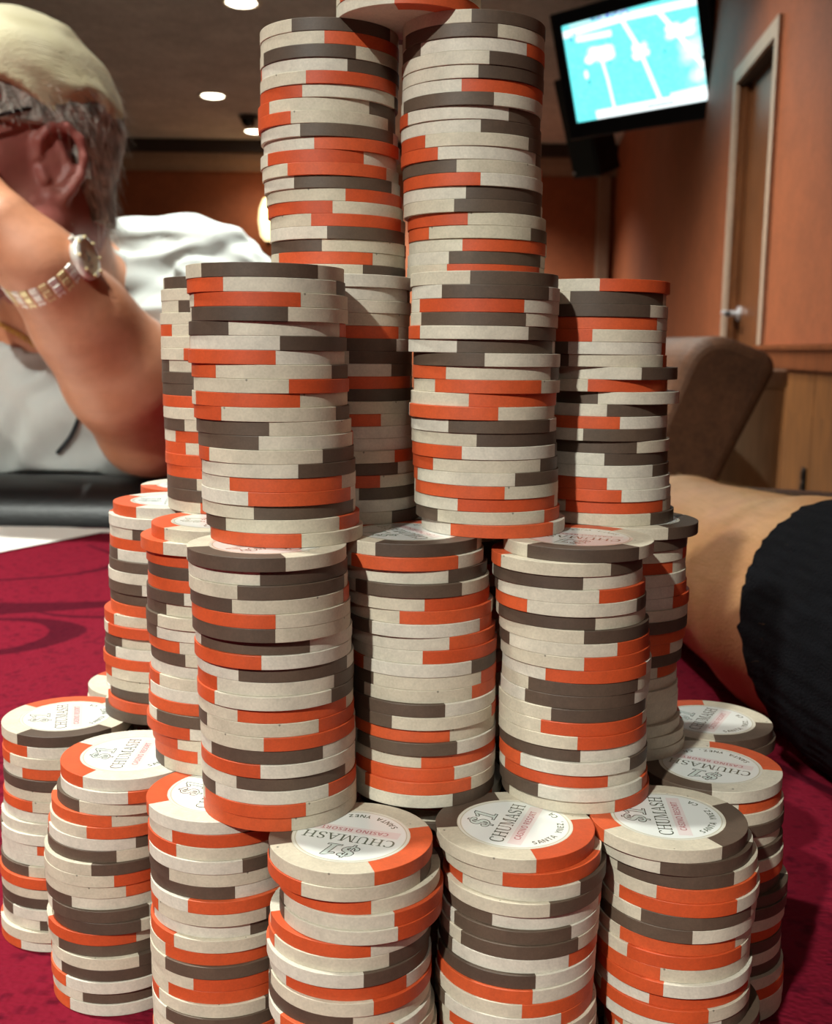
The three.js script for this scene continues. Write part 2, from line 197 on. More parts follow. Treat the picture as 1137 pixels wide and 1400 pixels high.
// ------------------------------------------------------------------ televisions on the right-hand wall
function television(label, pos, on) {
  const o = thing('television', label, 'television', pos); o.rotation.order = 'YXZ'; o.rotation.set(0.31827, -0.92575, -0.0289);
  const W = 0.9, H = 0.506, b = 0.06, plastic = std({ color: 0x0e1016, roughness: 0.35 });
  const s = new THREE.Shape(); s.moveTo(-W / 2 - b, -H / 2 - b - 0.015); s.lineTo(W / 2 + b, -H / 2 - b - 0.015); s.lineTo(W / 2 + b, H / 2 + b); s.lineTo(-W / 2 - b, H / 2 + b); s.closePath();
  const h = new THREE.Path(); h.moveTo(-W / 2, -H / 2); h.lineTo(-W / 2, H / 2); h.lineTo(W / 2, H / 2); h.lineTo(W / 2, -H / 2); h.closePath(); s.holes.push(h);
  mesh('bezel', new THREE.ExtrudeGeometry(s, { depth: 0.03, bevelEnabled: true, bevelSize: 0.006, bevelThickness: 0.006, bevelSegments: 2 }).translate(0, 0, -0.025), plastic, o);
  mesh('rear_housing', [rbox(W + 0.08, H + 0.06, 0.06, 0.02, 0, 0, -0.06), rbox(W * 0.7, H * 0.7, 0.06, 0.02, 0, -0.02, -0.11)], plastic, o);
  let m;
  if (on) {
    const t = canvasTex(1024, 576, (c, w, hh) => {
      c.fillStyle = '#68e2e4'; c.fillRect(0, 0, w, hh); const r = rng(9);
      for (let i = 0; i < 5000; i++) { c.fillStyle = r() < 0.5 ? 'rgba(40,215,215,0.16)' : 'rgba(190,255,255,0.18)'; c.fillRect(r() * w, r() * hh, 4 + r() * 14, 3 + r() * 4); }
      const X = (u) => u * w, Y = (v) => v * hh, line = (p, lw, a = 0.9) => { c.strokeStyle = `rgba(255,255,255,${a})`; c.lineWidth = lw; c.beginPath(); p.forEach(([u, v], i) => i ? c.lineTo(X(u), Y(v)) : c.moveTo(X(u), Y(v))); c.stroke(); };
      const blob = (u, v, a, b, al) => { c.fillStyle = `rgba(255,255,255,${al})`; c.beginPath(); c.ellipse(X(u), Y(v), X(a), Y(b), 0, 0, 7); c.fill(); };
      line([[0.0, 0.1], [0.5, 0.075], [1, 0.1]], 40); line([[0.06, 0.03], [0.5, 0.02]], 16, 0.5);
      for (let i = 0; i < 26; i++) { c.fillStyle = ['#5a58c8', '#8a62c4', '#4078c0', '#3a8090'][i % 4]; c.fillRect(X(0.16 + r() * 0.36), Y(r() * 0.035), 10 + r() * 12, 8 + r() * 8); }
      for (let i = 0; i < 14; i++) { c.fillStyle = ['#3c64d0', '#5a90e0'][i % 2]; c.fillRect(X(0.05 + r() * 0.07), Y(0.08 + r() * 0.1), 8, 12 + r() * 18); }
      line([[0.1, 0.17], [0.38, 0.19]], 34, 0.85); line([[0.27, 0.36], [0.3, 0.62], [0.32, 0.92]], 20); line([[0.47, 0.1], [0.56, 0.38], [0.67, 0.93]], 28); line([[0.73, 0.1], [0.84, 0.34], [0.99, 0.68]], 30);
      for (let i = 0; i < 40; i++) { blob(0.16 + r() * 0.2, 0.3 + r() * 0.12, 0.035, 0.035, 0.5); blob(0.52 + r() * 0.1, 0.34 + r() * 0.14, 0.022, 0.03, 0.35); blob(0.76 + r() * 0.2, 0.26 + r() * 0.1, 0.03, 0.03, 0.4); blob(0.86 + r() * 0.14, 0.4 + r() * 0.4, 0.05, 0.06, 0.12); }
      line([[0.17, 0.95], [0.99, 0.94]], 54); line([[0.74, 0.9], [1, 0.88]], 40, 0.8); blob(0.14, 0.53, 0.016, 0.045, 0.9);
      c.fillStyle = '#17323a'; for (const [u, v] of [[0.15, 0.44], [0.335, 0.46], [0.35, 0.27], [0.5, 0.48], [0.585, 0.41], [0.74, 0.47], [0.985, 0.6], [0.155, 0.6], [0.156, 0.62]]) { c.beginPath(); c.ellipse(X(u), Y(v), 7, 9, 0.4, 0, 7); c.fill(); }
      c.fillStyle = '#1b3440'; c.fillRect(X(0.56), Y(0.945), X(0.2), 9); c.fillRect(X(0.12), Y(0.93), 8, 8);
    });
    m = std({ color: 0x050505, emissive: 0xffffff, emissiveMap: t, emissiveIntensity: 0.62, roughness: 0.3 });
  } else m = phy({ color: 0x10181a, roughness: 0.2 });
  const g = new THREE.PlaneGeometry(W, H); mesh('screen', g.translate(0, 0, 0.002), m, o);
  if (on) { const l = new THREE.RectAreaLight(new THREE.Color(0.6, 0.95, 1), 0.12, W, H); l.position.set(0, 0, 0.012); l.rotation.y = Math.PI; l.name = 'screen_light'; o.add(l); }
  mesh('indicator', new THREE.CylinderGeometry(0.006, 0.006, 0.006, 12).rotateX(Math.PI / 2).translate(W / 2 - 0.02 + b * 0.5, 0, 0.012), std({ color: 0x3040c0, roughness: 0.3 }), o);
  mesh('wall_mount', [rbox(0.16, 0.3, 0.03, 0.006, 0, 0.03, -0.15), tube([[0, 0.03, -0.15], [0.05, 0.07, -0.22], [0.24, 0.14, -0.30]], 0.022, 16, 10)], std({ color: 0x1a1a1e, metalness: 0.6, roughness: 0.5 }), o);
  return o;
}
television('lit television showing a football game, tilted down from the wall', [1.0721, 1.6468, -5.8989], true);
{ const o = thing('loudspeaker', 'narrow black loudspeaker hung tilted from the wall just left of the television', 'speaker', [0.98, 1.57, -7.25]); o.rotation.order = 'YXZ'; o.rotation.set(0.38, -0.93, -0.03);
  mesh('cabinet', rbox(0.24, 0.62, 0.2, 0.012, 0, 0, -0.105), std({ color: 0x15171a, roughness: 0.5 }), o); mesh('grille', rbox(0.205, 0.585, 0.012, 0.005, 0.004, 0, 0.0), std({ color: 0x1d2424, roughness: 0.8, bumpMap: grainBump(128, 191, 64, 0.9, 4), bumpScale: 0.001 }), o);
  mesh('badge', new THREE.CylinderGeometry(0.011, 0.011, 0.006, 16).rotateX(Math.PI / 2).translate(-0.09, -0.27, 0.009), std({ color: 0xd8d8d8, roughness: 0.3 }), o);
  mesh('wall_bracket', [tube([[0, 0.08, -0.2], [0.12, 0.1, -0.3], [0.36, 0.2, -0.46]], 0.02, 16, 10), rbox(0.1, 0.16, 0.02, 0.004, 0, 0.08, -0.21)], std({ color: 0x1a1a1e, metalness: 0.6, roughness: 0.5 }), o); }

// ------------------------------------------------------------------ poker table
const felt = phy({ specularIntensity: 0.12, sheen: 0.0, map: canvasTex(2048, 1600, (c, w, h) => {
  const r = rng(3), X = (x) => (x + 1.0) / 1.66 * w, Z = (z) => (z + 1.1) / 1.3 * h;
  c.fillStyle = '#6a1122'; c.fillRect(0, 0, w, h);
  for (let i = 0; i < 90000; i++) { c.fillStyle = r() < 0.5 ? 'rgba(30,0,8,0.22)' : 'rgba(110,22,38,0.2)'; c.fillRect(r() * w, r() * h, 2 + r() * 3, 2 + r() * 3); }
  c.lineCap = 'round'; c.lineJoin = 'round';
  const swirl = (pts, widths) => { const cv = new THREE.CatmullRomCurve3(pts.map((p) => V(p[0], 0, p[1]))), n = 60, P = cv.getPoints(n); c.strokeStyle = 'rgba(96,10,34,0.55)'; const L = [], R = []; for (let i = 0; i <= n; i++) { const a = P[Math.max(0, i - 1)], b = P[Math.min(n, i + 1)], d = Math.hypot(b.x - a.x, b.z - a.z) || 1, t = i / n * (widths.length - 1), k = Math.min(widths.length - 2, Math.floor(t)), wd = (widths[k] + (widths[k + 1] - widths[k]) * (t - k)) / 2, nx = -(b.z - a.z) / d * wd, nz = (b.x - a.x) / d * wd; L.push([P[i].x + nx, P[i].z + nz]); R.push([P[i].x - nx, P[i].z - nz]); } c.fillStyle = 'rgba(40,4,16,0.55)'; c.beginPath(); [...L, ...R.reverse()].forEach(([x, z], i) => i ? c.lineTo(X(x), Z(z)) : c.moveTo(X(x), Z(z))); c.closePath(); c.fill(); };
  swirl([[-0.46, -0.80], [-0.322, -0.834], [-0.273, -0.86], [-0.25, -0.90], [-0.258, -0.935], [-0.30, -0.99]], [0.006, 0.007, 0.006, 0.012, 0.006, 0.003]);
  swirl([[-0.50, -0.70], [-0.36, -0.725], [-0.284, -0.742], [-0.221, -0.759], [-0.13, -0.80]], [0.03, 0.036, 0.034, 0.02, 0.004]);
  swirl([[-0.26, -0.735], [-0.24, -0.725], [-0.2, -0.72], [-0.1, -0.70]], [0.002, 0.006, 0.006, 0.003]);
  swirl([[-0.42, -0.69], [-0.33, -0.71], [-0.275, -0.713], [-0.245, -0.709], [-0.222, -0.686], [-0.227, -0.655], [-0.245, -0.634], [-0.30, -0.61], [-0.40, -0.60]], [0.003, 0.004, 0.006, 0.012, 0.024, 0.016, 0.012, 0.008, 0.003]);
  swirl([[0.0, -0.9], [0.12, -0.82], [0.25, -0.84], [0.33, -0.94]], [0.004, 0.02, 0.02, 0.004]); swirl([[0.15, -0.5], [0.19, -0.42], [0.26, -0.36], [0.4, -0.33]], [0.003, 0.008, 0.014, 0.004]); swirl([[-0.9, -0.5], [-0.7, -0.42], [-0.5, -0.45], [-0.35, -0.55]], [0.004, 0.02, 0.02, 0.004]);
}), bumpMap: grainBump(256, 101, 90, 0.85, 10), bumpScale: 0.0006, roughness: 0.95 });
{ const o = thing('poker_table', 'oval poker table with crimson swirl-printed felt and black padded rail', 'table');
  // inner edge of the rail: straight along z = -1.085
  const outline = (grow) => { const s = new THREE.Shape(), cx = -0.17, hx = 0.80 + grow, z0 = -1.085 - grow, z1 = 0.15 + grow, r = 0.45 + grow; s.moveTo(cx - hx + r, z0); s.lineTo(cx + hx - r, z0); s.absarc(cx + hx - r, z0 + r, r, -Math.PI / 2, 0); s.lineTo(cx + hx, z1 - r); s.absarc(cx + hx - r, z1 - r, r, 0, Math.PI / 2); s.lineTo(cx - hx + r, z1); s.absarc(cx - hx + r, z1 - r, r, Math.PI / 2, Math.PI); s.lineTo(cx - hx, z0 + r); s.absarc(cx - hx + r, z0 + r, r, Math.PI, Math.PI * 1.5); return s; };
  const top = new THREE.ExtrudeGeometry(outline(0.03), { depth: 0.03, bevelEnabled: false, curveSegments: 24 }); top.rotateX(Math.PI / 2);
  const p = top.attributes.position, uv = top.attributes.uv; for (let i = 0; i < p.count; i++) uv.setXY(i, (p.getX(i) + 1.0) / 1.66, 1 - (p.getZ(i) + 1.1) / 1.3);
  mesh('playing_surface', top, felt, o);
  const under = new THREE.ExtrudeGeometry(outline(0.1), { depth: 0.05, bevelEnabled: false, curveSegments: 24 }); under.rotateX(Math.PI / 2); under.translate(0, -0.031, 0); mesh('table_bed', under, std({ color: 0x1a1210, roughness: 0.6 }), o);
  // padded rail: rounded cross-section swept round the outline
  const path = outline(0.062).getSpacedPoints(160), G = [], UV = [], I = [], K = 20, RX = 0.062, RY = 0.047;
  for (let i = 0; i <= 160; i++) { const a = path[i % 160], b = path[(i + 1) % 160], q = path[(i + 159) % 160], t = new THREE.Vector2(b.x - q.x, b.y - q.y).normalize(); for (let k = 0; k <= K; k++) { const an = k / K * 2 * Math.PI, c = Math.cos(an), s = Math.sin(an), ox = Math.sign(c) * Math.abs(c) ** 0.8 * RX, oy = Math.sign(s) * Math.abs(s) ** 0.85 * RY; G.push(a.x + t.y * ox, oy - 0.002, a.y - t.x * ox); UV.push(i * 0.03, an * 0.06); } }
  for (let i = 0; i < 160; i++) for (let k = 0; k < K; k++) { const a = i * (K + 1) + k, b = a + K + 1; I.push(a, a + 1, b, b, a + 1, b + 1); }
  const g = new THREE.BufferGeometry(); g.setAttribute('position', new THREE.Float32BufferAttribute(G, 3)); g.setAttribute('uv', new THREE.Float32BufferAttribute(UV, 2)); g.setIndex(I); g.computeVertexNormals();
  mesh('padded_rail', g, phy({ color: 0x08090a, roughness: 0.4, bumpMap: grainBump(256, 111, 50, 0.5, 6), bumpScale: 0.00015, side: THREE.DoubleSide }), o);
  for (const x of [-0.62, 0.28]) { mesh('pedestal', [rbox(0.16, 0.63, 0.5, 0.02, x, FLOOR + 0.35, -0.47), rbox(0.24, 0.06, 0.8, 0.02, x, FLOOR + 0.03, -0.47)], railWood, o); } }
// two white paper sheets lying by the far rail
function sheet(label, pts, y, curl) {
  const s = new THREE.Shape(); pts.forEach(([x, z], i) => i ? s.lineTo(x, -z) : s.moveTo(x, -z)); s.closePath();
  const g = new THREE.ExtrudeGeometry(s, { depth: 0.0004, bevelEnabled: false }); g.rotateX(-Math.PI / 2); g.translate(0, y, 0); 
  return tag(mesh('paper_sheet', g, std({ color: 0xeeeae2, roughness: 0.7 })), label, 'paper', 'white papers by the far rail');
}
sheet('large white paper sheet lying on the felt at the left edge below the black rail', [[-0.437, -0.80], [-0.299, -1.062], [-0.345, -1.078], [-0.72, -1.078], [-0.80, -0.90], [-0.62, -0.72]], 0.0012, 0);
sheet('narrow white paper sheet tucked under the black rail beneath the larger sheet', [[-0.275, -1.055], [-0.262, -1.075], [-0.56, -1.082], [-0.56, -1.05]], 0.0004, 0);

// ------------------------------------------------------------------ chairs and bin
const leather = phy({ map: mottle(256, 0x62402c, 0.18, 121, 6, 2), specularIntensity: 0.45, roughness: 0.58, bumpMap: grainBump(256, 122, 60, 0.5, 5), bumpScale: 0.0006 }), chairLeg = std({ color: 0x1a1410, roughness: 0.4, metalness: 0.3 });
function chair(label, x, z, turn) {   // local +z is where the sitter faces
  const o = thing('chair', label, 'chair', [x, FLOOR, z], turn, 'brown padded chairs at the poker table');
  mesh('seat', rbox(0.5, 0.11, 0.5, 0.045, 0, 0.45, 0), leather, o);
  const s = new THREE.Shape(); s.moveTo(-0.05, 0); s.quadraticCurveTo(0.005, 0.02, 0.012, 0.12); s.lineTo(0.042, 0.47); s.quadraticCurveTo(0.043, 0.512, 0.0, 0.52); s.lineTo(-0.056, 0.525); s.quadraticCurveTo(-0.064, 0.525, -0.065, 0.515); s.lineTo(-0.075, 0.1); s.closePath();
  const g = new THREE.ExtrudeGeometry(s, { depth: 0.43, bevelEnabled: true, bevelSize: 0.02, bevelThickness: 0.025, bevelSegments: 4, curveSegments: 10 }); g.rotateY(-Math.PI / 2); g.translate(0.215, 0, 0); g.rotateX(-0.46); g.translate(0, 0.47, -0.22);
  mesh('backrest', g, leather, o);
  for (const sx of [-1, 1]) for (const sz of [-1, 1]) mesh('leg', tube([[sx * 0.19, 0.4, sz * 0.19], [sx * 0.21, 0.2, sz * 0.21], [sx * 0.225, 0.0, sz * 0.225]], 0.018, 10, 10), chairLeg, o);
  mesh('seat_frame', rbox(0.42, 0.04, 0.42, 0.01, 0, 0.385, 0), chairLeg, o);
  return o;
}
chair('empty brown leather chair with a reclined back, right of the stacks before the door', 0.05, -2.03, -Math.PI / 2 + 0.05);
chair('brown padded chair under the man in white, hidden behind the rail', -0.465, -1.64, 0.02);
{ const o = thing('trash_bin', 'tall grey-brown bin standing against the panelling behind the brown chair', 'bin', [0.80, FLOOR, -2.86], -0.09);
  const m = std({ map: mottle(128, 0xa08468, 0.12, 131), roughness: 0.45, metalness: 0.2 });
  mesh('body', lathe([[0, 0], [0.115, 0], [0.125, 0.02], [0.14, 0.84], [0.14, 0.86], [0, 0.86]], 40), m, o); mesh('lid_rim', lathe([[0.143, 0.845], [0.148, 0.85], [0.148, 0.885], [0.14, 0.892], [0.09, 0.892], [0.085, 0.87]], 40), std({ color: 0x8a735e, roughness: 0.35, metalness: 0.3 }), o); }

// ------------------------------------------------------------------ people
const skinBump = grainBump(256, 141, 70, 0.6, 14);
const skinMat = () => phy({ vertexColors: true, roughness: 0.5, bumpMap: skinBump, bumpScale: 0.00018, sheen: 0.15, sheenRoughness: 0.5 });
const lin = (h) => { const c = new THREE.Color(h); return [c.r, c.g, c.b]; };
const mix3 = (a, b, t) => [a[0] + (b[0] - a[0]) * t, a[1] + (b[1] - a[1]) * t, a[2] + (b[2] - a[2]) * t];
const clamp = (x, a = 0, b = 1) => Math.max(a, Math.min(b, x)), sm = (a, b, x) => { const t = clamp((x - a) / (b - a)); return t * t * (3 - 2 * t); };
function hand(wrist, palm, dir, up, curl, R = 1) {   // chains for a palm and five fingers; dir = along the fingers, up = out of the back of the hand
  const d = V(...dir).normalize(), u = V(...up).addScaledVector(d, -V(...up).dot(d)).normalize(), s = d.clone().cross(u), P = V(...palm), f = [], at = (a, b, c) => P.clone().addScaledVector(d, a).addScaledVector(s, b).addScaledVector(u, c).toArray();
  for (const b of [-0.026, -0.009, 0.008, 0.025]) f.push(cone(wrist, at(0.035, b, 0), 0.02, 0.0125));
  const len = [0.062, 0.074, 0.078, 0.07], off = [0.028, 0.01, -0.009, -0.027];
  for (let i = 0; i < 4; i++) { let p = at(0.04, off[i], 0), a = 0.15; const l = len[i] * 0.48; for (let k = 0; k < 3; k++) { a += curl[k]; const L = l * [1, 0.66, 0.5][k], q = V(...p).addScaledVector(d, Math.cos(a) * L).addScaledVector(u, -Math.sin(a) * L).addScaledVector(s, (off[i] > 0 ? 1 : -1) * 0.002).toArray(); f.push(cone(p, q, 0.0095 - k * 0.001, 0.0088 - k * 0.001)); p = q; } }
  const t0 = at(-0.035, -0.026, -0.004), t1 = at(0.0, -0.045, -0.012), t2 = at(0.032, -0.056, -0.016); f.push(cone(t0, t1, 0.015, 0.0115), cone(t1, t2, 0.0112, 0.0085));
  return f;
}
{ // ---- the man opposite: head turned to his right, left elbow on the rail, hand to his cheek
  const man = thing('person', 'man in white shirt and beige cap leaning his head on his watch arm', 'person', [0, 0, 0]);
  const hc = [-0.394, 0.351, -1.095], f = V(-0.70, -0.12, 0.70).normalize(), e = V(0.56, 0.0, 0.82), u = V(0, 1, 0).addScaledVector(f, -f.y).normalize(); e.crossVectors(u, f).normalize();
  const H = (a, b, c) => [hc[0] + f.x * a + u.x * b + e.x * c, hc[1] + f.y * a + u.y * b + e.y * c, hc[2] + f.z * a + u.z * b + e.z * c];   // forward, up, towards his left ear
  const ax = [f.toArray(), u.toArray(), e.toArray()], EL = (a, b, c, r) => ellipsoid(H(a, b, c), r, ...ax);
  const skullTop = EL(-0.008, 0.035, 0, [0.101, 0.088, 0.077]);
  const headF = within(blend([skullTop, EL(0.03, -0.03, 0, [0.062, 0.075, 0.062]), cone(H(0.055, -0.095, 0), H(0.02, -0.075, 0.045), 0.026, 0.024), cone(H(0.055, -0.095, 0), H(0.02, -0.075, -0.045), 0.026, 0.024), cone(H(0.0, -0.055, 0.05), H(0.0, -0.055, -0.05), 0.028, 0.028), cone(H(0.055, 0.012, 0.03), H(0.05, 0.0, 0.045), 0.02, 0.018), cone(H(0.055, 0.012, -0.03), H(0.05, 0.0, -0.045), 0.02, 0.018), cone(H(0.07, 0.028, 0.03), H(0.07, 0.028, -0.03), 0.016, 0.016)], 0.03), hc, 0.16);
  const nose = blend([cone(H(0.086, 0.008, 0), H(0.104, -0.03, 0), 0.009, 0.012), cone(H(0.088, -0.033, 0.012), H(0.088, -0.033, -0.012), 0.008, 0.008)], 0.01);
  const lips = blend([cone(H(0.084, -0.062, 0.02), H(0.09, -0.06, 0), 0.006, 0.0075), cone(H(0.084, -0.062, -0.02), H(0.09, -0.06, 0), 0.006, 0.0075), cone(H(0.083, -0.072, 0.018), H(0.088, -0.073, 0), 0.006, 0.008), cone(H(0.083, -0.072, -0.018), H(0.088, -0.073, 0), 0.006, 0.008)], 0.004);
  const ears = [];
  for (const s of [1, -1]) { const E = (a, b, c) => H(a - 0.002 - c * 0.35, b - 0.008, s * (0.069 + c)), ring = [[0.012, 0.008, 0.004], [0.013, 0.022, 0.009], [0.004, 0.034, 0.013], [-0.010, 0.033, 0.016], [-0.019, 0.022, 0.018], [-0.021, 0.006, 0.018], [-0.017, -0.010, 0.015], [-0.009, -0.022, 0.011], [-0.002, -0.030, 0.008], [0.006, -0.027, 0.005]];
    for (let i = 0; i < ring.length - 1; i++) ears.push(cone(E(...ring[i]), E(...ring[i + 1]), i > 5 ? 0.0055 : 0.0045, i > 5 ? 0.0058 : 0.0045));
    ears.push(cone(E(-0.006, 0.022, 0.008), E(-0.011, -0.004, 0.012), 0.0036, 0.0038), cone(E(-0.011, -0.004, 0.012), E(-0.003, -0.016, 0.009), 0.004, 0.004), cone(E(0.011, -0.002, 0.004), E(0.009, -0.012, 0.005), 0.004, 0.005));
    ears.push(ellipsoid(E(-0.006, 0.002, 0.004), [0.016, 0.028, 0.006], ...ax)); }
  const half = ears.length / 2, earL = within(blend(ears.slice(0, half), 0.004), H(-0.004, -0.008, 0.08), 0.045), earR = within(blend(ears.slice(half), 0.004), H(-0.004, -0.008, -0.08), 0.045), earF = (x, y, z) => Math.min(earL(x, y, z), earR(x, y, z));
  const sL = [-0.262, 0.232, -1.325], sR = [-0.64, 0.235, -1.36], elbow = [-0.277, 0.099, -1.128], wrist = [-0.330, 0.248, -0.982];
  const neck = blend([cone(H(-0.03, -0.05, 0), [-0.40, 0.22, -1.25], 0.056, 0.066), cone([-0.40, 0.23, -1.26], [-0.45, 0.14, -1.30], 0.072, 0.11)], 0.05);
  const torso = blend([cone([-0.45, 0.12, -1.335], [-0.44, -0.085, -1.53], 0.142, 0.135), cone(sL, sR, 0.07, 0.07), cone([-0.37, 0.11, -1.285], [-0.40, -0.02, -1.42], 0.098, 0.10)], 0.09);
  const forearm = within(blend([cone(sL, elbow, 0.058, 0.043), cone(elbow, [-0.284, 0.152, -1.073], 0.045, 0.054), cone([-0.284, 0.152, -1.073], [-0.309, 0.203, -1.025], 0.053, 0.042), cone([-0.309, 0.203, -1.025], wrist, 0.041, 0.031), cone(wrist, [-0.360, 0.283, -0.970], 0.030, 0.028), cone([-0.262, 0.084, -1.146], [-0.27, 0.097, -1.13], 0.026, 0.034)], 0.03), [-0.30, 0.2, -1.15], 0.28);
  const handL = within(blend(hand(wrist, [-0.388, 0.305, -0.968], [-0.72, 0.66, -0.2], [0.3, 0.35, 0.88], [0.2, 0.4, 0.35]), 0.010), [-0.41, 0.33, -0.98], 0.17);
  const rElbow = [-0.79, 0.106, -1.24], rWrist = [-0.62, 0.098, -1.13];
  const armR = within(blend([cone(sR, rElbow, 0.058, 0.043), cone(rElbow, rWrist, 0.045, 0.03)], 0.03), [-0.7, 0.15, -1.25], 0.25), handR = within(blend(hand(rWrist, [-0.56, 0.09, -1.115], [0.97, -0.02, 0.18], [0, 1, 0], [0.2, 0.3, 0.3]), 0.01), [-0.55, 0.075, -1.11], 0.17);
  const sockets = blend([ellipsoid(H(0.092, 0.005, 0.031), [0.012, 0.009, 0.014], ...ax), ellipsoid(H(0.092, 0.005, -0.031), [0.012, 0.009, 0.014], ...ax)], 0.002);
  const head = (x, y, z) => { let d = headF(x, y, z); if (Math.abs(d) < 0.06) { d = smin(d, nose(x, y, z), 0.018); d = smin(d, lips(x, y, z), 0.008); d = Math.max(d, -sockets(x, y, z)); d = smin(d, earF(x, y, z), 0.006); } return d; };
  const skinF = (x, y, z) => { let d = smin(head(x, y, z), neck(x, y, z), 0.03); d = smin(d, smin(torso(x, y, z), smin(forearm(x, y, z), armR(x, y, z), 0.03), 0.05), 0.05); d = smin(d, Math.min(handL(x, y, z), handR(x, y, z)), 0.012); return d; };
  const skin = (h) => lin(h).map((v) => v * 0.78), pale = lin(0xc48a6c), ruddy = skin(0xa8675a), tan = lin(0xb97a58), earRed = skin(0xb0605a);
  const skinColour = (x, y, z) => { const n = n3(x, y, z, 1.4), n2 = n3(x + 3, y, z, 5); let c = mix3(pale, tan, clamp(n * 1.2 - 0.1)); const onHead = sm(0.24, 0.27, y) * sm(-0.30, -0.34, x + (z + 1.0) * 0.9); const hd = headF(x, y, z); if (hd < 0.035 && forearm(x, y, z) > 0.004 && handL(x, y, z) > 0.004) c = mix3(ruddy, mix3(ruddy, earRed, 0.8), clamp(n * 1.4 - 0.2)); return c.map((v) => v * (0.9 + 0.2 * n2)); };
  // one skin: face, neck, arms and hands in a fine grid, the clothed trunk in the same field
  mesh('body', surfaceNet(skinF, [-0.86, -0.08, -1.60], [-0.18, 0.47, -0.90], 0.0042, skinColour), skinMat(), man);
  // eyes and glasses
  for (const s of [1, -1]) { const eye = mesh('eye', new THREE.SphereGeometry(0.0118, 20, 14).translate(...H(0.079, 0.005, s * 0.031)), phy({ color: 0xe8e0d8, roughness: 0.1 }), man); mesh('iris', new THREE.SphereGeometry(0.0062, 16, 10).translate(...H(0.0855, 0.005, s * 0.031)), phy({ color: 0x2a3a40, roughness: 0.1 }), eye); }
  const wire = std({ color: 0x2a1a1a, metalness: 0.7, roughness: 0.35 });
  { const g = new THREE.Group(); g.name = 'glasses'; man.add(g); const loop = (s) => { const p = []; for (let i = 0; i < 20; i++) { const a = i / 20 * 2 * Math.PI; p.push(H(0.105, 0.002 + Math.sin(a) * 0.02, s * 0.034 + Math.cos(a) * 0.026)); } return tube(p, 0.0013, 60, 6, true); };
    mesh('rim', loop(1), wire, g); mesh('rim', loop(-1), wire, g); mesh('bridge', tube([H(0.106, 0.006, 0.009), H(0.109, 0.009, 0), H(0.106, 0.006, -0.009)], 0.0014, 12, 6), wire, g);
    for (const s of [1, -1]) mesh('temple', tube([H(0.104, 0.012, s * 0.061), H(0.07, 0.026, s * 0.077), H(0.03, 0.037, s * 0.0825), H(0.012, 0.040, s * 0.082), H(-0.008, 0.034, s * 0.079)], 0.0017, 30, 6), wire, g); }
  // short grey hair below the cap: a cropped shell and loose strands on it
  const hairRegion = (x, y, z) => { const d = V(x - hc[0], y - hc[1], z - hc[2]), a = d.dot(f), b = d.dot(u), c = Math.abs(d.dot(e)); const lower = -0.060 + Math.max(0, a + 0.075) * 0.15, behindEar = a - (-0.030 + sm(0.018, 0.04, b) * 0.095 + sm(0.01, -0.06, b) * -0.018); return Math.max(behindEar, lower - b, b - 0.085); };
  const hairF = (x, y, z) => { const h0 = smin(headF(x, y, z), neck(x, y, z), 0.03) - 0.0085; return h0 > 0.01 || h0 < -0.02 ? h0 : Math.max(h0 + 0.002 - 0.004 * n3(x, y * 0.5, z, 4), hairRegion(x, y, z) - 0.006 * n3(x, y, z, 3)); };
  const greyA = lin(0x756c64).map((v) => v * 0.8), greyB = lin(0xb8b0a6).map((v) => v * 1.3), hairCol = (x, y, z) => { const n = n3(x, y * 0.35, z, 4.5); return mix3(greyA, greyB, clamp(n * 1.6 - 0.3)); };
  const hairMat = std({ vertexColors: true, roughness: 0.75, bumpMap: grainBump(256, 151, 60, 0.7, 10), bumpScale: 0.0015 });
  const hair = mesh('hair', surfaceNet(hairF, [-0.50, 0.20, -1.24], [-0.22, 0.47, -0.94], 0.0035, hairCol), hairMat, man);
  { const src = hair.geometry.attributes, r = rng(8), P = [], N = [], C = [], I = []; for (let k = 0; k < 2600; k++) { const i = Math.floor(r() * src.position.count), p = V().fromBufferAttribute(src.position, i), n = V().fromBufferAttribute(src.normal, i); const dn = V(0.25 * f.x * -1, -1, 0.25 * f.z * -1).addScaledVector(n, n.y).normalize().multiplyScalar(0.012 + r() * 0.012).addScaledVector(n, 0.0025 + r() * 0.004), sd = V().crossVectors(n, dn).normalize().multiplyScalar(0.00045), q = p.clone().add(dn), b = P.length / 3, col = r() < 0.45 ? greyB : greyA; p.addScaledVector(n, 0.0006); for (const w of [p.clone().add(sd), p.clone().sub(sd), q.clone().add(sd.clone().multiplyScalar(0.4)), q.clone().sub(sd.clone().multiplyScalar(0.4))]) { P.push(w.x, w.y, w.z); N.push(n.x, n.y, n.z); C.push(...col); } I.push(b, b + 1, b + 2, b + 1, b + 3, b + 2); }
    const g = new THREE.BufferGeometry(); g.setAttribute('position', new THREE.Float32BufferAttribute(P, 3)); g.setAttribute('normal', new THREE.Float32BufferAttribute(N, 3)); g.setAttribute('color', new THREE.Float32BufferAttribute(C, 3)); g.setIndex(I); const s = mesh('hair_strands', g, std({ vertexColors: true, roughness: 0.6, side: THREE.DoubleSide }), hair); s.userData.kind = 'stuff'; }
  // cap: soft beige crown pulled low at the back, with a stitched lower edge and a short peak in front
  const capEdge = (x, y, z) => { const d = V(x - hc[0], y - hc[1], z - hc[2]); return d.dot(u) - (0.039 + d.dot(f) * 0.60 + d.dot(e) * 0.02 + 0.004 * Math.sin(d.dot(f) * 60)); };
  const crown = blend([EL(-0.012, 0.046, 0, [0.106, 0.096, 0.088]), EL(0.02, 0.075, 0, [0.085, 0.062, 0.086])], 0.03);
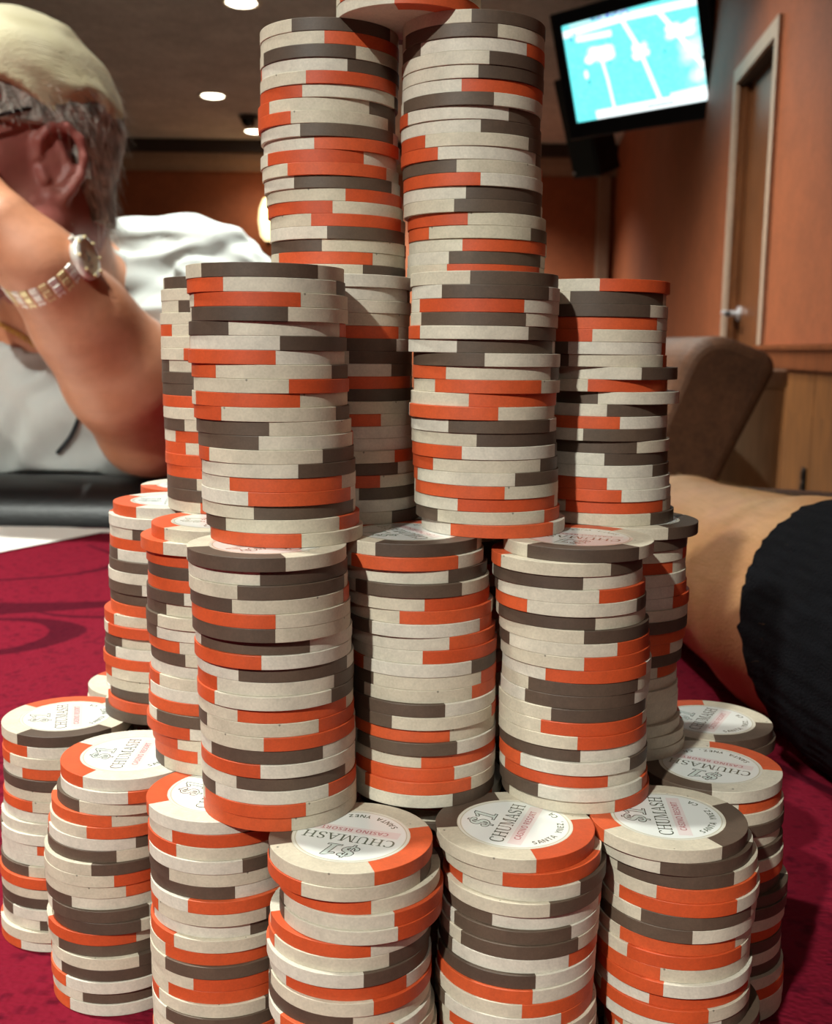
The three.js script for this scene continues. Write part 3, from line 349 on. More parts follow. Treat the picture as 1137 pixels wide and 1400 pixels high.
  const folds = (x, y, z) => 0.0035 * Math.sin(y * 95 + x * 40 + 5 * n3(x, y, z, 0.5)) * n3(x, y, z, 0.35) + 0.003 * n3(x, y, z, 1);
  const capF = (x, y, z) => { const c = crown(x, y, z); return Math.abs(c) > 0.02 && c > 0 ? c : Math.max(c + folds(x, y, z), -capEdge(x, y, z)); };
  const khakiA = lin(0xe2d8b8), khakiB = lin(0xc9bd98), capCol = (x, y, z) => mix3(khakiA, khakiB, clamp(n3(x, y, z, 0.8) * 1.3 - 0.15));
  const cloth = std({ vertexColors: true, roughness: 0.92, bumpMap: grainBump(256, 161, 64, 0.8, 16), bumpScale: 0.0007 });
  const cap = mesh('cap', surfaceNet(capF, [-0.52, 0.30, -1.25], [-0.22, 0.53, -0.93], 0.0038, capCol), cloth, man);
  { const pts = []; for (let i = 0; i <= 24; i++) { const a = -0.9 + i / 24 * 1.8, q = H(0.094 * Math.cos(a) - 0.014 + 0.02, 0.078, 0.088 * Math.sin(a)); pts.push(q); } const sh = []; for (let i = 0; i < 24; i++) { const a = pts[i], b = pts[i + 1]; }
    const vis = new THREE.SphereGeometry(1, 32, 12, 0, Math.PI, Math.PI * 0.40, Math.PI * 0.12); vis.scale(0.082, 0.05, 0.10); const m4 = new THREE.Matrix4().makeBasis(e.clone().negate(), u, f); vis.applyMatrix4(m4); vis.translate(...H(0.045, 0.055, 0)); mesh('peak', vis, std({ color: 0xc0b184, roughness: 0.9, side: THREE.DoubleSide }), cap); }
  // shirt: follows the trunk and the upper left arm, open at the neck, short sleeves, folds in the cloth
  const sleeveEnd = V(...sL).lerp(V(...elbow), 0.62), sdir = V(...elbow).sub(V(...sL)).normalize();
  const sleeveSolid = cone(sL, sleeveEnd.clone().addScaledVector(sdir, 0.05).toArray(), 0.080, 0.080), sleeve = (x, y, z) => Math.max(sleeveSolid(x, y, z), (x - sleeveEnd.x) * sdir.x + (y - sleeveEnd.y) * sdir.y + (z - sleeveEnd.z) * sdir.z), sleeveR = cone(sR, [-0.72, 0.17, -1.305], 0.08, 0.076);
  const shirtBase = blend([(x, y, z) => torso(x, y, z) - 0.014, sleeve, sleeveR, cone([-0.33, 0.25, -1.30], sL, 0.07, 0.086), cone([-0.52, 0.25, -1.32], sR, 0.07, 0.08)], 0.035);
  const collar = blend([cone([-0.342, 0.278, -1.20], [-0.325, 0.262, -1.28], 0.012, 0.014), cone([-0.325, 0.262, -1.28], [-0.39, 0.285, -1.335], 0.014, 0.014), cone([-0.39, 0.285, -1.335], [-0.47, 0.26, -1.29], 0.014, 0.014), cone([-0.342, 0.278, -1.20], [-0.375, 0.215, -1.155], 0.012, 0.009), cone([-0.47, 0.26, -1.29], [-0.455, 0.205, -1.165], 0.012, 0.009)], 0.012);
  const opening = blend([cone([-0.40, 0.36, -1.16], [-0.405, 0.235, -1.20], 0.085, 0.066), cone([-0.405, 0.235, -1.16], [-0.408, 0.185, -1.13], 0.055, 0.02)], 0.02);
  const wrinkle = (x, y, z) => { const a = V(x - sL[0], y - sL[1], z - sL[2]), t = a.dot(sdir), n = n3(x, y, z, 0.35); return 0.006 * Math.sin((x * 0.8 - y * 0.9 + z * 0.3) * 95 + n * 9) * (0.35 + 0.65 * n3(x + 1, y, z, 0.25)) + 0.004 * Math.sin((x * 0.5 + y * 1.1) * 60 + n * 11); };
  const shirtF = (x, y, z) => { let d = shirtBase(x, y, z); if (Math.abs(d) < 0.04) d += wrinkle(x, y, z) * 0.75; d = Math.max(d, -opening(x, y, z)); d = smin(d, collar(x, y, z), 0.008); if (y < 0.08) d = Math.max(d, 0.006 - (Math.sqrt(((z + 1.147) / 0.062) ** 2 + ((y + 0.002) / 0.047) ** 2) - 1) * 0.05, y < 0 ? z + 1.217 : -9); return d; };   // the cloth gives way where the belly meets the rail
  const white = lin(0xe9ebe6).map((v) => v * 0.72), whiteB = lin(0xd5dcd8).map((v) => v * 0.72);
  const shirt = mesh('shirt', surfaceNet(shirtF, [-0.86, -0.26, -1.74], [-0.14, 0.36, -1.02], 0.0052, (x, y, z) => mix3(white, whiteB, n3(x, y, z, 0.6))), std({ vertexColors: true, roughness: 0.85, bumpMap: grainBump(256, 171, 64, 0.85, 20), bumpScale: 0.0004 }), man);
  // find the shirt's front surface so that the cord and the chain lie on it
  const front = (F, x, y, z0 = -1.0) => { let z = z0; for (let i = 0; i < 80 && F(x, y, z) > 0.001; i++) z -= Math.max(0.0008, F(x, y, z) * 0.5); return z; };
  mesh('cord', tube([[-0.352, 0.118], [-0.357, 0.104], [-0.368, 0.084], [-0.384, 0.066]].map(([x, y]) => [x, y, front(shirtF, x, y) + 0.002]), 0.0022, 40, 8), std({ color: 0x1c2126, roughness: 0.6 }), shirt);
  { const g = new THREE.Group(); g.name = 'necklace'; man.add(g); const gold = std({ color: 0xc9a050, metalness: 1, roughness: 0.3 }); const all = (x, y, z) => Math.min(shirtF(x, y, z), skinF(x, y, z)); const c = new THREE.CatmullRomCurve3([[-0.47, 0.235], [-0.445, 0.205], [-0.418, 0.190], [-0.395, 0.176], [-0.378, 0.172], [-0.355, 0.175], [-0.335, 0.195]].map(([x, y]) => V(x, y, front(all, x, y) + 0.0018))), links = []; const n = 46; for (let i = 0; i < n; i++) { const p = c.getPointAt(i / (n - 1)), t = c.getTangentAt(i / (n - 1)), l = new THREE.TorusGeometry(0.0021, 0.0008, 6, 10).scale(1, 1.5, 1); l.applyQuaternion(new THREE.Quaternion().setFromUnitVectors(V(0, 1, 0), t)); l.translate(p.x, p.y, p.z); links.push(l); } mesh('chain', links, gold, g).userData.kind = 'stuff'; }
  // steel wristwatch on the left wrist
  { const w = new THREE.Group(); w.name = 'wristwatch'; man.add(w); const a = V(...wrist).sub(V(-0.309, 0.203, -1.025)).normalize(), c = V(...wrist).addScaledVector(a, -0.004), cam = V(0.93, 0.32, 0.25), out = cam.addScaledVector(a, -cam.dot(a)).normalize(), s = V().crossVectors(a, out).normalize();
    const steel = std({ color: 0xe6e2d8, metalness: 0.35, roughness: 0.3 }), gold = std({ color: 0xdccb9a, metalness: 0.4, roughness: 0.3 }), r = 0.0372, basis = (dir) => { const t = V().crossVectors(dir, a).normalize(); return new THREE.Matrix4().makeBasis(t, dir, a); };
    const outer = out.clone();
    for (let i = 0; i < 22; i++) { const an = 0.52 + i / 21 * (2 * Math.PI - 1.04), d = outer.clone().multiplyScalar(Math.cos(an)).addScaledVector(s, Math.sin(an)), l = new THREE.Group(); const m4 = basis(d), P = c.clone().addScaledVector(d, r); const side = [rbox(0.0078, 0.003, 0.0062, 0.0012, 0, 0, 0.0072), rbox(0.0078, 0.003, 0.0062, 0.0012, 0, 0, -0.0072)], mid = rbox(0.0078, 0.0035, 0.0072, 0.0014); for (const g of [...side, mid]) { g.applyMatrix4(m4); g.translate(P.x, P.y, P.z); } mesh('bracelet_link', [...side, mid], i % 2 ? steel : gold, w); }
    const m4 = basis(outer), P = c.clone().addScaledVector(outer, r + 0.002), put = (g) => { g.applyMatrix4(m4); g.translate(P.x, P.y, P.z); return g; };
    const kase = mesh('watch_case', put(lathe([[0, -0.004], [0.0165, -0.004], [0.0195, -0.001], [0.0195, 0.003], [0.0185, 0.005], [0.0155, 0.0062], [0.0150, 0.0052]], 40)), steel, w);
    mesh('dial', put(new THREE.CircleGeometry(0.0152, 36).rotateX(-Math.PI / 2).translate(0, 0.0053, 0)), std({ color: 0xd9cfae, roughness: 0.35 }), kase);
    mesh('watch_hands', [put(box(0.0008, 0.0005, 0.009, 0.001, 0.0058, 0.003)), put(box(0.007, 0.0005, 0.0008, 0.003, 0.0058, 0))], std({ color: 0x2a2522, roughness: 0.4 }), kase);
    for (let i = 0; i < 8; i++) { const q = i / 8 * 6.283; mesh('bezel_stud', put(cyl(0.0016, 0.0019, 0.0022, 0.0172 * Math.cos(q), 0.0062, 0.0172 * Math.sin(q), 10)), gold, kase); }
    mesh('crown', put(cyl(0.0022, 0.0022, 0.004, 0, 0, 0, 12).rotateX(Math.PI / 2).translate(0, 0.001, 0.021)), steel, kase); }
  // trousers and shoes, under the table on the chair
  const hips = blend([cone([-0.35, -0.135, -1.56], [-0.52, -0.135, -1.56], 0.10, 0.10), cone([-0.35, -0.158, -1.52], [-0.33, -0.175, -1.10], 0.074, 0.058), cone([-0.52, -0.158, -1.52], [-0.545, -0.175, -1.10], 0.074, 0.058), cone([-0.33, -0.175, -1.10], [-0.33, -0.66, -1.14], 0.056, 0.042), cone([-0.545, -0.175, -1.10], [-0.545, -0.66, -1.14], 0.056, 0.042)], 0.02);
  mesh('trousers', surfaceNet(hips, [-0.72, -0.74, -1.74], [-0.18, 0.0, -0.98], 0.011), std({ color: 0x23262e, roughness: 0.85 }), man);
  for (const x of [-0.33, -0.545]) mesh('shoe', surfaceNet(blend([cone([x, -0.713, -1.18], [x, -0.718, -0.99], 0.034, 0.03), cone([x, -0.66, -1.14], [x, -0.70, -1.13], 0.045, 0.04)], 0.02), [x - 0.08, -0.77, -1.25], [x + 0.08, -0.58, -0.92], 0.008), std({ color: 0x15110f, roughness: 0.5 }), man);
}
{ // ---- the neighbour on the right: bare forearm resting on the felt, black knit sleeve
  const p = thing('person', 'fair-haired bare forearm in pushed-up black ribbed sleeve resting on the felt at right', 'person', [0, 0, 0]);
  const elbow = [0.228, 0.056, -0.36], mid = [0.204, 0.052, -0.55], w0 = [0.187, 0.046, -0.76], wr = [0.175, 0.036, -0.83], sh = [0.62, 0.36, -0.24];
  const armF = blend([cone(sh, elbow, 0.075, 0.053), cone(elbow, mid, 0.058, 0.056), cone(mid, w0, 0.056, 0.049), cone(w0, wr, 0.048, 0.032)], 0.012), handF = within(blend(hand(wr, [0.162, 0.028, -0.885], [-0.35, -0.06, -0.93], [0.1, 1, 0], [0.15, 0.25, 0.25]), 0.01), [0.155, 0.03, -0.9], 0.16);
  const F = (x, y, z) => Math.max(smin(armF(x, y, z), handF(x, y, z), 0.012), 0.0012 - y);
  const skin = (h) => lin(h).map((v) => v * 0.9), a = skin(0xc99a66), b = skin(0xb37e50), pink = skin(0xc08a68);
  const arm = mesh('body', surfaceNet(F, [0.06, -0.01, -1.03], [0.76, 0.48, -0.12], 0.0045, (x, y, z) => { const n = n3(x, y, z, 1.1), m = n3(x + 2, y, z, 6); return mix3(mix3(a, b, clamp(n * 1.3 - 0.15)), pink, clamp(n3(x, y + 5, z, 0.6) - 0.3)).map((v) => v * (0.9 + 0.2 * m)); }), skinMat(), p);
  { const src = arm.geometry.attributes, r = rng(18), P = [], N = [], I = []; for (let k = 0, made = 0; k < 60000 && made < 3800; k++) { const i = Math.floor(r() * src.position.count), q = V().fromBufferAttribute(src.position, i), n = V().fromBufferAttribute(src.normal, i); if (q.z > -0.46 || q.z < -0.80 || n.y < -0.35 || q.y < 0.012) continue; made++; const d = V(-0.35 + (r() - 0.5) * 0.7, -0.25 + (r() - 0.5) * 0.5, -0.8).addScaledVector(n, 0.12 + r() * 0.2).normalize().multiplyScalar(0.005 + r() * 0.008), m = q.clone().addScaledVector(d, 0.55).addScaledVector(n, 0.0012), t = q.clone().add(d), s = V().crossVectors(n, d).normalize().multiplyScalar(0.00006), o = P.length / 3; for (const [w, k2] of [[q, 1], [m, 0.8], [t, 0.2]]) for (const g of [1, -1]) { P.push(w.x + s.x * g * k2, w.y + s.y * g * k2, w.z + s.z * g * k2); N.push(n.x, n.y, n.z); } I.push(o, o + 1, o + 2, o + 1, o + 3, o + 2, o + 2, o + 3, o + 4, o + 3, o + 5, o + 4); }
    const g = new THREE.BufferGeometry(); g.setAttribute('position', new THREE.Float32BufferAttribute(P, 3)); g.setAttribute('normal', new THREE.Float32BufferAttribute(N, 3)); g.setIndex(I); mesh('arm_hair', g, std({ color: 0xa8804c, roughness: 0.5, side: THREE.DoubleSide }), p).userData.kind = 'stuff'; }
  // ribbed sleeve: ribs run along the arm, edge turned at the cuff
  const ax = V(...elbow).sub(V(...mid)).normalize(), cuff = V(0.207, 0.054, -0.500);
  const tubeF = blend([cone(mid, elbow, 0.0615, 0.065), cone(elbow, sh, 0.065, 0.085)], 0.02);
  const rib = (x, y, z) => { const q = V(x, y, z).sub(cuff), k = q.dot(ax), rr = q.addScaledVector(ax, -k), an = Math.atan2(rr.y, rr.x); return 0.0005 * Math.sin(an * 60) + 0.0003 * Math.sin(k * 130 + 3 * n3(x, y, z, 0.4)); };
  const sl = (x, y, z) => { let d = tubeF(x, y, z); if (Math.abs(d) < 0.03) d -= rib(x, y, z); const k = (x - cuff.x) * ax.x + (y - cuff.y) * ax.y + (z - cuff.z) * ax.z + (y - 0.054) * 0.45; return Math.max(d, z < -0.35 ? -k : -9, 0.0008 - y); };
  mesh('sleeve', surfaceNet(sl, [0.10, -0.01, -0.60], [0.76, 0.48, -0.12], 0.004, (x, y, z) => { const n = n3(x, y, z, 5); return lin(0x0b0c10).map((v) => v * (0.6 + 0.8 * n)); }), phy({ vertexColors: true, specularIntensity: 0.25, roughness: 0.95, bumpMap: grainBump(256, 181, 64, 0.8, 24), bumpScale: 0.0005 }), p);
}

// ------------------------------------------------------------------ the chips
// 39 mm clay chips, four quarters: orange, cream, grey, cream. The stacks are given by the axis of their
// top and bottom chip (x, z in mm), how each chip is turned (degrees of its orange quarter from the camera
// side) and how far it slips sideways (mm), top chip first.
const CHIP_R = 19.5, PITCH = 3.354;
const STACKS = {
  e1: { top: [-3.9, -313.4], foot: [-3.9, -313.4],
    turns: [-22, 34],
    slips: [0, 0] },
  d1: { top: [-27.0, -325.9], foot: [-23.7, -327.1],
    turns: [-162, 44, 161, -118, 31, -62, -94, -70, -155, 34, -11, 12, -163, 57, -43, 26, -140, 125, -11, -112],
    slips: [.8, .8, .5, .5, .1, -.1, -1.0, -1.1, -.5, 0, -1.1, -.7, -.4, 0, .2, .7, .5, .6, .3, .2] },
  d2: { top: [13.3, -316.7], foot: [15.9, -319.8],
    turns: [-140, 152, 87, -126, -134, 33, 150, -107, -131, -87, -73, 121, -42, -144, -153, -55, -90, 29, -161, 18],
    slips: [.7, .5, .5, .2, .2, 0, -.3, -.8, -.6, -.5, -.8, -.4, -.3, -.4, -.4, .6, .8, .8, .3, 0] },
  c1: { top: [-38.4, -278.8], foot: [-34.2, -279.1],
    turns: [-178, -68, -15, 156, 115, -121, -31, -79, 64, -16, -76, 139, 131, -94, -114, 14, 29, -146, 96, -27],
    slips: [.3, .4, .7, .7, -.2, -.1, -.9, -.3, -.2, -.8, -.5, -.2, 0, 0, .2, .1, -.2, -.4, .4, 1.1] },
  c2: { top: [-22.4, -314.4], foot: [-18.9, -315.8],
    turns: [-49, -61, -50, 133, 13, -171, -127, -89, 32, -141, 124, -12, -51, 126, 91, -177, -16, -126, 131, -99],
    slips: [.6, 0, .4, -.2, -.2, -.1, 0, -.1, -.3, 0, -.2, -.3, 0, -.2, -.2, -.2, .2, .1, .1, .6] },
  c3: { top: [16.8, -295.5], foot: [19.4, -296.9],
    turns: [-149, -173, -18, 165, -102, -157, 131, -79, -2, 31, -36, -166, -144, -65, -92, -117, -34, 20, 90, 6],
    slips: [.3, .6, .4, .1, -.5, -.7, .6, .3, .5, -.4, -1.0, -.5, -.5, -.4, -.3, -.1, -.1, -.2, .2, 1.6] },
  c4: { top: [50.8, -319.0], foot: [54.8, -319.5],
    turns: [35, -165, 172, 2, -57, 103, 103, -117, 27, 116, -138, -36, -156, 156, -140, -97, -50, -38, 4, -105],
    slips: [.7, -.4, -.1, -.3, -.7, -.9, -.6, 2.4, -.4, 2.9, -.5, -.7, -.9, 0, -.6, -.5, -.2, 0, .1, .8] },
  c5: { top: [-56.9, -332.4], foot: [-55.4, -330.1],
    turns: [158, 32, -172, 43, -89, 35, 15, 85, 133, 133, -46, 55, 103, 0, -77, -61, -39, 113, 129, 25],
    slips: [1.2, .2, .2, -.4, -.2, -.3, -.3, -.3, -.2, -.2, -.3, -.1, -.1, -.2, -.1, 0, .3, .4, .3, .1] },
  b1: { top: [-36.2, -266.6], foot: [-33.5, -269.0],
    turns: [155, -133, -149, 116, -34, 145, 168, -45, -155, -83, -85, 24, 83, 41, 175, -50, -160, 89, -20, -30],
    slips: [-.3, -.2, -.2, -.2, .2, .1, .3, 0, .4, .3, .1, -.1, 0, .2, .2, .1, -.2, -.1, -.2, -.3] },
  b2: { top: [-0.5, -286.2], foot: [3.7, -283.5],
    turns: [-159, -5, -108, 173, 51, 29, 99, 65, 44, -97, 94, 85, 152, 112, -25, 162, 43, -21, -5, -112],
    slips: [-1.5, -1.2, -.4, -.1, -.1, .7, .2, 1.0, 1.3, .9, .8, .5, .3, .2, 0, -.1, -.3, -.4, -.8, -1.1] },
  b3: { top: [40.6, -282.7], foot: [43.2, -280.9],
    turns: [177, -109, 140, 58, -85, 146, -135, 70, 44, 13, 180, 178, -158, 14, 41, 134, -95, -26, 101, 67],
    slips: [1.9, -1.4, -1.2, -.6, -.4, -.3, .3, .4, .6, 1.0, .8, .4, -.2, -.3, -.4, -.2, -.3, -.3, -.3, .3] },
  b4: { top: [59.9, -316.8], foot: [59.6, -317.1],
    turns: [-113, -159, 102, -4, -53, 87, 82, -50, -149, 46, -3, -148, 78, 131, 125, 138, 139, 124, 133, -53],
    slips: [2.2, -.6, -.6, -.6, -.6, -.2, 1.0, .6, .5, .6, -.1, -.3, -1.5, -1.4, -1.2, -.7, -.6, .1, 1.5, 1.9] },
  b5: { top: [-55.0, -301.2], foot: [-54.6, -301.9],
    turns: [-87, -76, -41, 139, -37, 118, 101, 92, 90, -68, 116, -135, -91, -110, -29, 175, -56, -72, -56, 87],
    slips: [1.6, -1.3, -.1, .6, .3, -.2, -.3, -.4, -.5, 0, .5, .2, -.1, -.4, -.6, -.4, -1.2, .2, 1.0, 1.1] },
  b6: { top: [-75.6, -341.4], foot: [-79.0, -341.2],
    turns: [-71, -123, -161, -43, 89, 146, -128, 121, 145, -32, -87, -10, 103, 95, -37, -93, 60, 161, -33, 145],
    slips: [.7, -.3, -.1, 0, 0, .2, 0, .2, .5, 1.0, -1.1, -.8, -.7, -.6, -1.0, -.2, 0, 1.3, 1.0, 0] },
  b7: { top: [-76.2, -380.9], foot: [-76.3, -380.9],
    turns: [-33, 138, 53, 62, -35, 141, 39, -123, -32, 151, -127, 58, -48, 148, -129, 43, -48, 137, -128, 43],
    slips: [.1, .1, -.2, -.2, -.3, -.2, .3, -.2, .2, .2, .1, .2, -.3, .1, .4, -.2, 0, -.2, .1, -.2] },
  a1: { top: [-14.0, -248.3], foot: [-12.7, -244.1],
    turns: [63, -75, -33, 70, 72, -29, -105, -122, -1, 64, 141, -8, 8, -161, 100, 99, -5, -178, -111, 95],
    slips: [-.4, -.7, 1.4, 2.1, 1.9, -.5, -.9, -1.4, -.8, -.8, -1.1, -1.0, -.1, .4, 0, .6, .2, .2, .3, .7] },
  a2: { top: [26.6, -255.9], foot: [26.9, -249.0],
    turns: [55, 26, -100, -121, 110, 167, 175, 77, 144, -38, 45, 74, -15, -177, -96, 69, -3, 170, 87, -83],
    slips: [-1.3, .4, 1.6, .6, .6, .3, .1, -.2, -.5, -.7, -1.0, -1.2, -.3, -.1, .1, -.1, .4, .3, .3, .7] },
  a3: { top: [65.2, -262.4], foot: [70.4, -260.1],
    turns: [-108, -157, 165, 16, -15, -174, 134, -8, 0, -65, -63, 17, -30, -110, -103, -114, -10, 159, 66, 74],
    slips: [-1.1, .1, 1.4, 1.4, 1.6, .9, .3, -.5, -1.0, -1.3, -1.2, -1.5, -1.7, -1.9, .5, .5, .4, 1.1, 1.3, .8] },
  a4: { top: [-49.0, -273.7], foot: [-48.1, -270.4],
    turns: [-107, 12, -71, -112, 100, 152, 26, -96, -109, -76, 5, -176, 29, 7, -97, -178, 11, -150, -77, -97],
    slips: [-.4, .2, -.2, -.1, 0, .1, .3, .3, .4, .1, -.3, -.2, -.1, -.2, .1, 0, .1, .1, -.3, .2] },
  a5: { top: [-81.9, -298.6], foot: [-84.4, -296.7],
    turns: [-71, 55, 109, -38, 31, -108, 149, -139, 58, 68, 112, 174, 164, -15, -176, -107, -178, -79, -154, -77],
    slips: [2.2, 2.5, 1.4, -.2, -.5, -1.0, -1.2, -1.7, -1.8, -1.7, -1.4, -.6, .8, -.9, -.6, .6, .8, .8, 1.0, 1.4] },
  a6: { top: [-107.4, -330.6], foot: [-109.6, -327.5],
    turns: [-166, -65, -87, 19, 153, 58, -60, -118, 57, 76, 36, -121, 119, -38, -120, 151, 97, -142, -114, -69],
    slips: [-.5, .1, 0, .2, .4, .5, .4, .1, -.3, -.4, -.4, -.2, -.3, -.3, -.1, 0, .5, .3, .1, -.1] },
  a7: { top: [84.2, -297.0], foot: [87.9, -295.9],
    turns: [122, 52, 130, -141, -55, -132, 118, 41, -127, -149, -130, -44, 40, -139, 132, -143, 131, 55, 126, -51],
    slips: [-.2, -.2, .2, .3, -.8, -.2, 0, .1, -.8, 1.5, 1.1, .5, -.2, -.4, -.5, -.3, -.2, .2, 0, -.1] },
  a8: { top: [92.0, -335.8], foot: [90.1, -336.4],
    turns: [-144, -132, 123, -63, 46, -140, -40, 122, 27, -142, 131, -64, 43, -151, -49, -57, 43, -126, 131, 132],
    slips: [1.7, 3.0, -1.2, -1.0, -.9, -1.1, -.5, -.7, -.7, -.3, -.4, .3, 0, 0, -.1, .1, .5, .2, .7, .1] },
  a9: { top: [-91.9, -368.1], foot: [-91.5, -368.4],
    turns: [-150, 57, -116, 46, -54, 139, -102, -126, -39, 141, -129, 43, -37, 147, -129, 56, -51, 131, 60, -112],
    slips: [-.6, -.7, .3, .2, 0, -.1, .3, .6, .4, -.1, 0, .2, 0, .1, .3, .2, -.1, -.5, 0, -.4] },
};
// stacks nobody sees, standing inside the pyramid to carry the others: [tier, x, z]
const INNER = [[1, 5, -290], [1, 45, -298], [1, -35, -311], [1, -65, -340], [1, -22, -350], [1, 20, -332], [2, -36, -337], [2, 9, -327]];
// name of each stack, chips of it that are single objects, chips in all
const ABOUT = {
  e1: ['topmost pair crowning the pyramid', 2, 2, 4], d1: ['left column of the top tier', 20, 20, 4], d2: ['right column of the top tier', 20, 20, 4],
  c1: ['front left column, third tier', 20, 20, 3], c2: ['shaded middle column, third tier', 20, 20, 3], c3: ['front middle column, third tier', 20, 20, 3], c4: ['right hand column, third tier', 20, 20, 3], c5: ['leftmost column, third tier', 0, 20, 3],
  b1: ['front left column, second tier', 20, 20, 2], b2: ['front middle column, second tier', 20, 20, 2], b3: ['front right column, second tier', 20, 20, 2], b4: ['dim far right column, second tier', 7, 20, 2], b5: ['second column from left, second tier', 20, 20, 2], b6: ['leftmost column, second tier', 20, 20, 2], b7: ['half hidden back column, second tier', 1, 20, 2],
  a1: ['front left column, bottom tier', 12, 20, 1], a2: ['front middle column, bottom tier', 12, 20, 1], a3: ['front right column, bottom tier', 14, 20, 1], a4: ['third column from left, bottom tier', 16, 20, 1], a5: ['second column from left, bottom tier', 20, 20, 1], a6: ['leftmost column, bottom tier', 20, 20, 1], a7: ['rightmost column, bottom tier', 2, 20, 1], a8: ['far right back column, bottom tier', 2, 20, 1], a9: ['far left back column, bottom tier', 1, 20, 1],
};
const TEXT_UP = { a1: -16, a2: -110, a3: -94, a4: -100, a5: -90, a6: -74, a7: -27, a8: -119, a9: -90, b1: -30, b2: -60, b3: -20, b5: -90, b6: -80, b7: -80, b4: -90 };  // which way the print on a bare top faces
const chips = []; const cr = rng(41);
for (const [k, [about, single, all, tier]] of Object.entries(ABOUT)) {
  const s = STACKS[k];
  for (let i = 0; i < all; i++) {
    const n = s.turns.length, t = n > 1 ? i / (n - 1) : 0, level = tier === 4 && k === 'e1' ? 81 - i : tier * 20 - 1 - i;
    chips.push({ k, about, i, level, single: i < single, x: s.top[0] + (s.foot[0] - s.top[0]) * t + (s.slips[i] ?? (cr() - 0.5)), z: s.top[1] + (s.foot[1] - s.top[1]) * t + (cr() - 0.5) * (tier < 3 ? 1.5 : 0.9), turn: s.turns[i] ?? Math.floor(cr() * 360) });
  }
}
for (const [tier, x, z] of INNER) for (let i = 0; i < 20; i++) chips.push({ k: 'inner', i, level: tier * 20 - 1 - i, single: false, x: x + (cr() - 0.5), z: z + (cr() - 0.5), turn: Math.floor(cr() * 360) });
// neighbours on one level touch, they do not cut into each other
{ const levels = new Map(); for (const c of chips) (levels.get(c.level) ?? levels.set(c.level, []).get(c.level)).push(c);
  for (const L of levels.values()) for (let it = 0; it < 500; it++) { let moved = false; for (let a = 0; a < L.length; a++) for (let b = 0; b < a; b++) { const dx = L[a].x - L[b].x, dz = L[a].z - L[b].z, r = Math.hypot(dx, dz); if (r < 2 * CHIP_R + 0.08) { const e = (2 * CHIP_R + 0.1 - r) / 2 / r; L[a].x += dx * e * 0.7; L[b].x -= dx * e * 0.7; L[a].z += dz * e * 1.3; L[b].z -= dz * e * 1.3; moved = true; } } if (!moved) break; } }
// shapes (metres): body with rolled edges and shallow inlay seat, quarter inserts that lie flush in it
const mmv = (a) => a.map(([r, y]) => [r / 1000, y / 1000]);
const profileUV = (g) => { const p = g.attributes.position, n = g.attributes.normal, uv = g.attributes.uv; for (let i = 0; i < p.count; i++) { if (Math.abs(n.getY(i)) > 0.7) uv.setXY(i, p.getX(i) * 24 + 0.3, p.getZ(i) * 24 + 0.6); else uv.setXY(i, Math.atan2(p.getX(i), p.getZ(i)) * 0.47, p.getY(i) * 24); } return g; };
function revolve(profile, seg, a0, a1, closed) {   // flat-shaded between profile rings, smooth round the axis
  const P = [], N = [], U = [], I = [];
  for (let j = 0; j < profile.length - 1; j++) { const [r0, y0] = profile[j], [r1, y1] = profile[j + 1], nl = Math.hypot(r1 - r0, y1 - y0), nr = (y1 - y0) / nl, ny = -(r1 - r0) / nl, b = P.length / 3; for (let i = 0; i <= seg; i++) { const a = a0 + (a1 - a0) * i / seg, s = Math.sin(a), c = Math.cos(a); for (const [r, y] of [[r0, y0], [r1, y1]]) { P.push(s * r, y, c * r); N.push(s * nr, ny, c * nr); U.push(0, 0); } } for (let i = 0; i < seg; i++) { const q = b + i * 2; I.push(q, q + 2, q + 1, q + 1, q + 2, q + 3); } }
  if (!closed) for (const [a, sg] of [[a0, -1], [a1, 1]]) { const b = P.length / 3, s = Math.sin(a), c = Math.cos(a), mr = profile.reduce((t, p) => t + p[0], 0) / profile.length, my = profile.reduce((t, p) => t + p[1], 0) / profile.length; P.push(s * mr, my, c * mr); N.push(c * sg, 0, -s * sg); U.push(0, 0); for (const [r, y] of profile) { P.push(s * r, y, c * r); N.push(c * sg, 0, -s * sg); U.push(0, 0); } for (let j = 1; j < profile.length; j++) sg > 0 ? I.push(b, b + j, b + j + 1) : I.push(b, b + j + 1, b + j); }
  const g = new THREE.BufferGeometry(); g.setAttribute('position', new THREE.Float32BufferAttribute(P, 3)); g.setAttribute('normal', new THREE.Float32BufferAttribute(N, 3)); g.setAttribute('uv', new THREE.Float32BufferAttribute(U, 2)); g.setIndex(I); return profileUV(g);
}
const T = 3.342, RB = 19.44;
const bodyGeo = revolve(mmv([[0, 0], [RB - 0.13, 0], [RB - 0.04, 0.04], [RB, 0.13], [RB, T - 0.13], [RB - 0.04, T - 0.04], [RB - 0.13, T], [14.25, T], [14.1, T - 0.06], [0, T - 0.06]]), 72, 0, Math.PI * 2, true);
const insProfile = mmv([[14.2, -0.004], [RB - 0.1, -0.004], [RB - 0.01, 0.035], [RB + 0.03, 0.12], [RB + 0.03, T - 0.12], [RB - 0.01, T - 0.035], [RB - 0.1, T + 0.004], [14.2, T + 0.004], [14.2, -0.004]]);
const insGeo = [0, 1, 2].map((v) => { const w = (88 + v * 1.2) / 2 * Math.PI / 180; return revolve(insProfile, 22, -w, w, false); });
const inlayGeo = (() => { const g = new THREE.CircleGeometry(0.0140, 56); g.rotateX(-Math.PI / 2); g.translate(0, (T - 0.03) / 1000, 0); return g; })();
const chipBump = grainBump(256, 201, 40, 0.75, 2);
const clay = new THREE.Color(0.68, 0.68, 0.68);   // old clay chips: not as light as paper
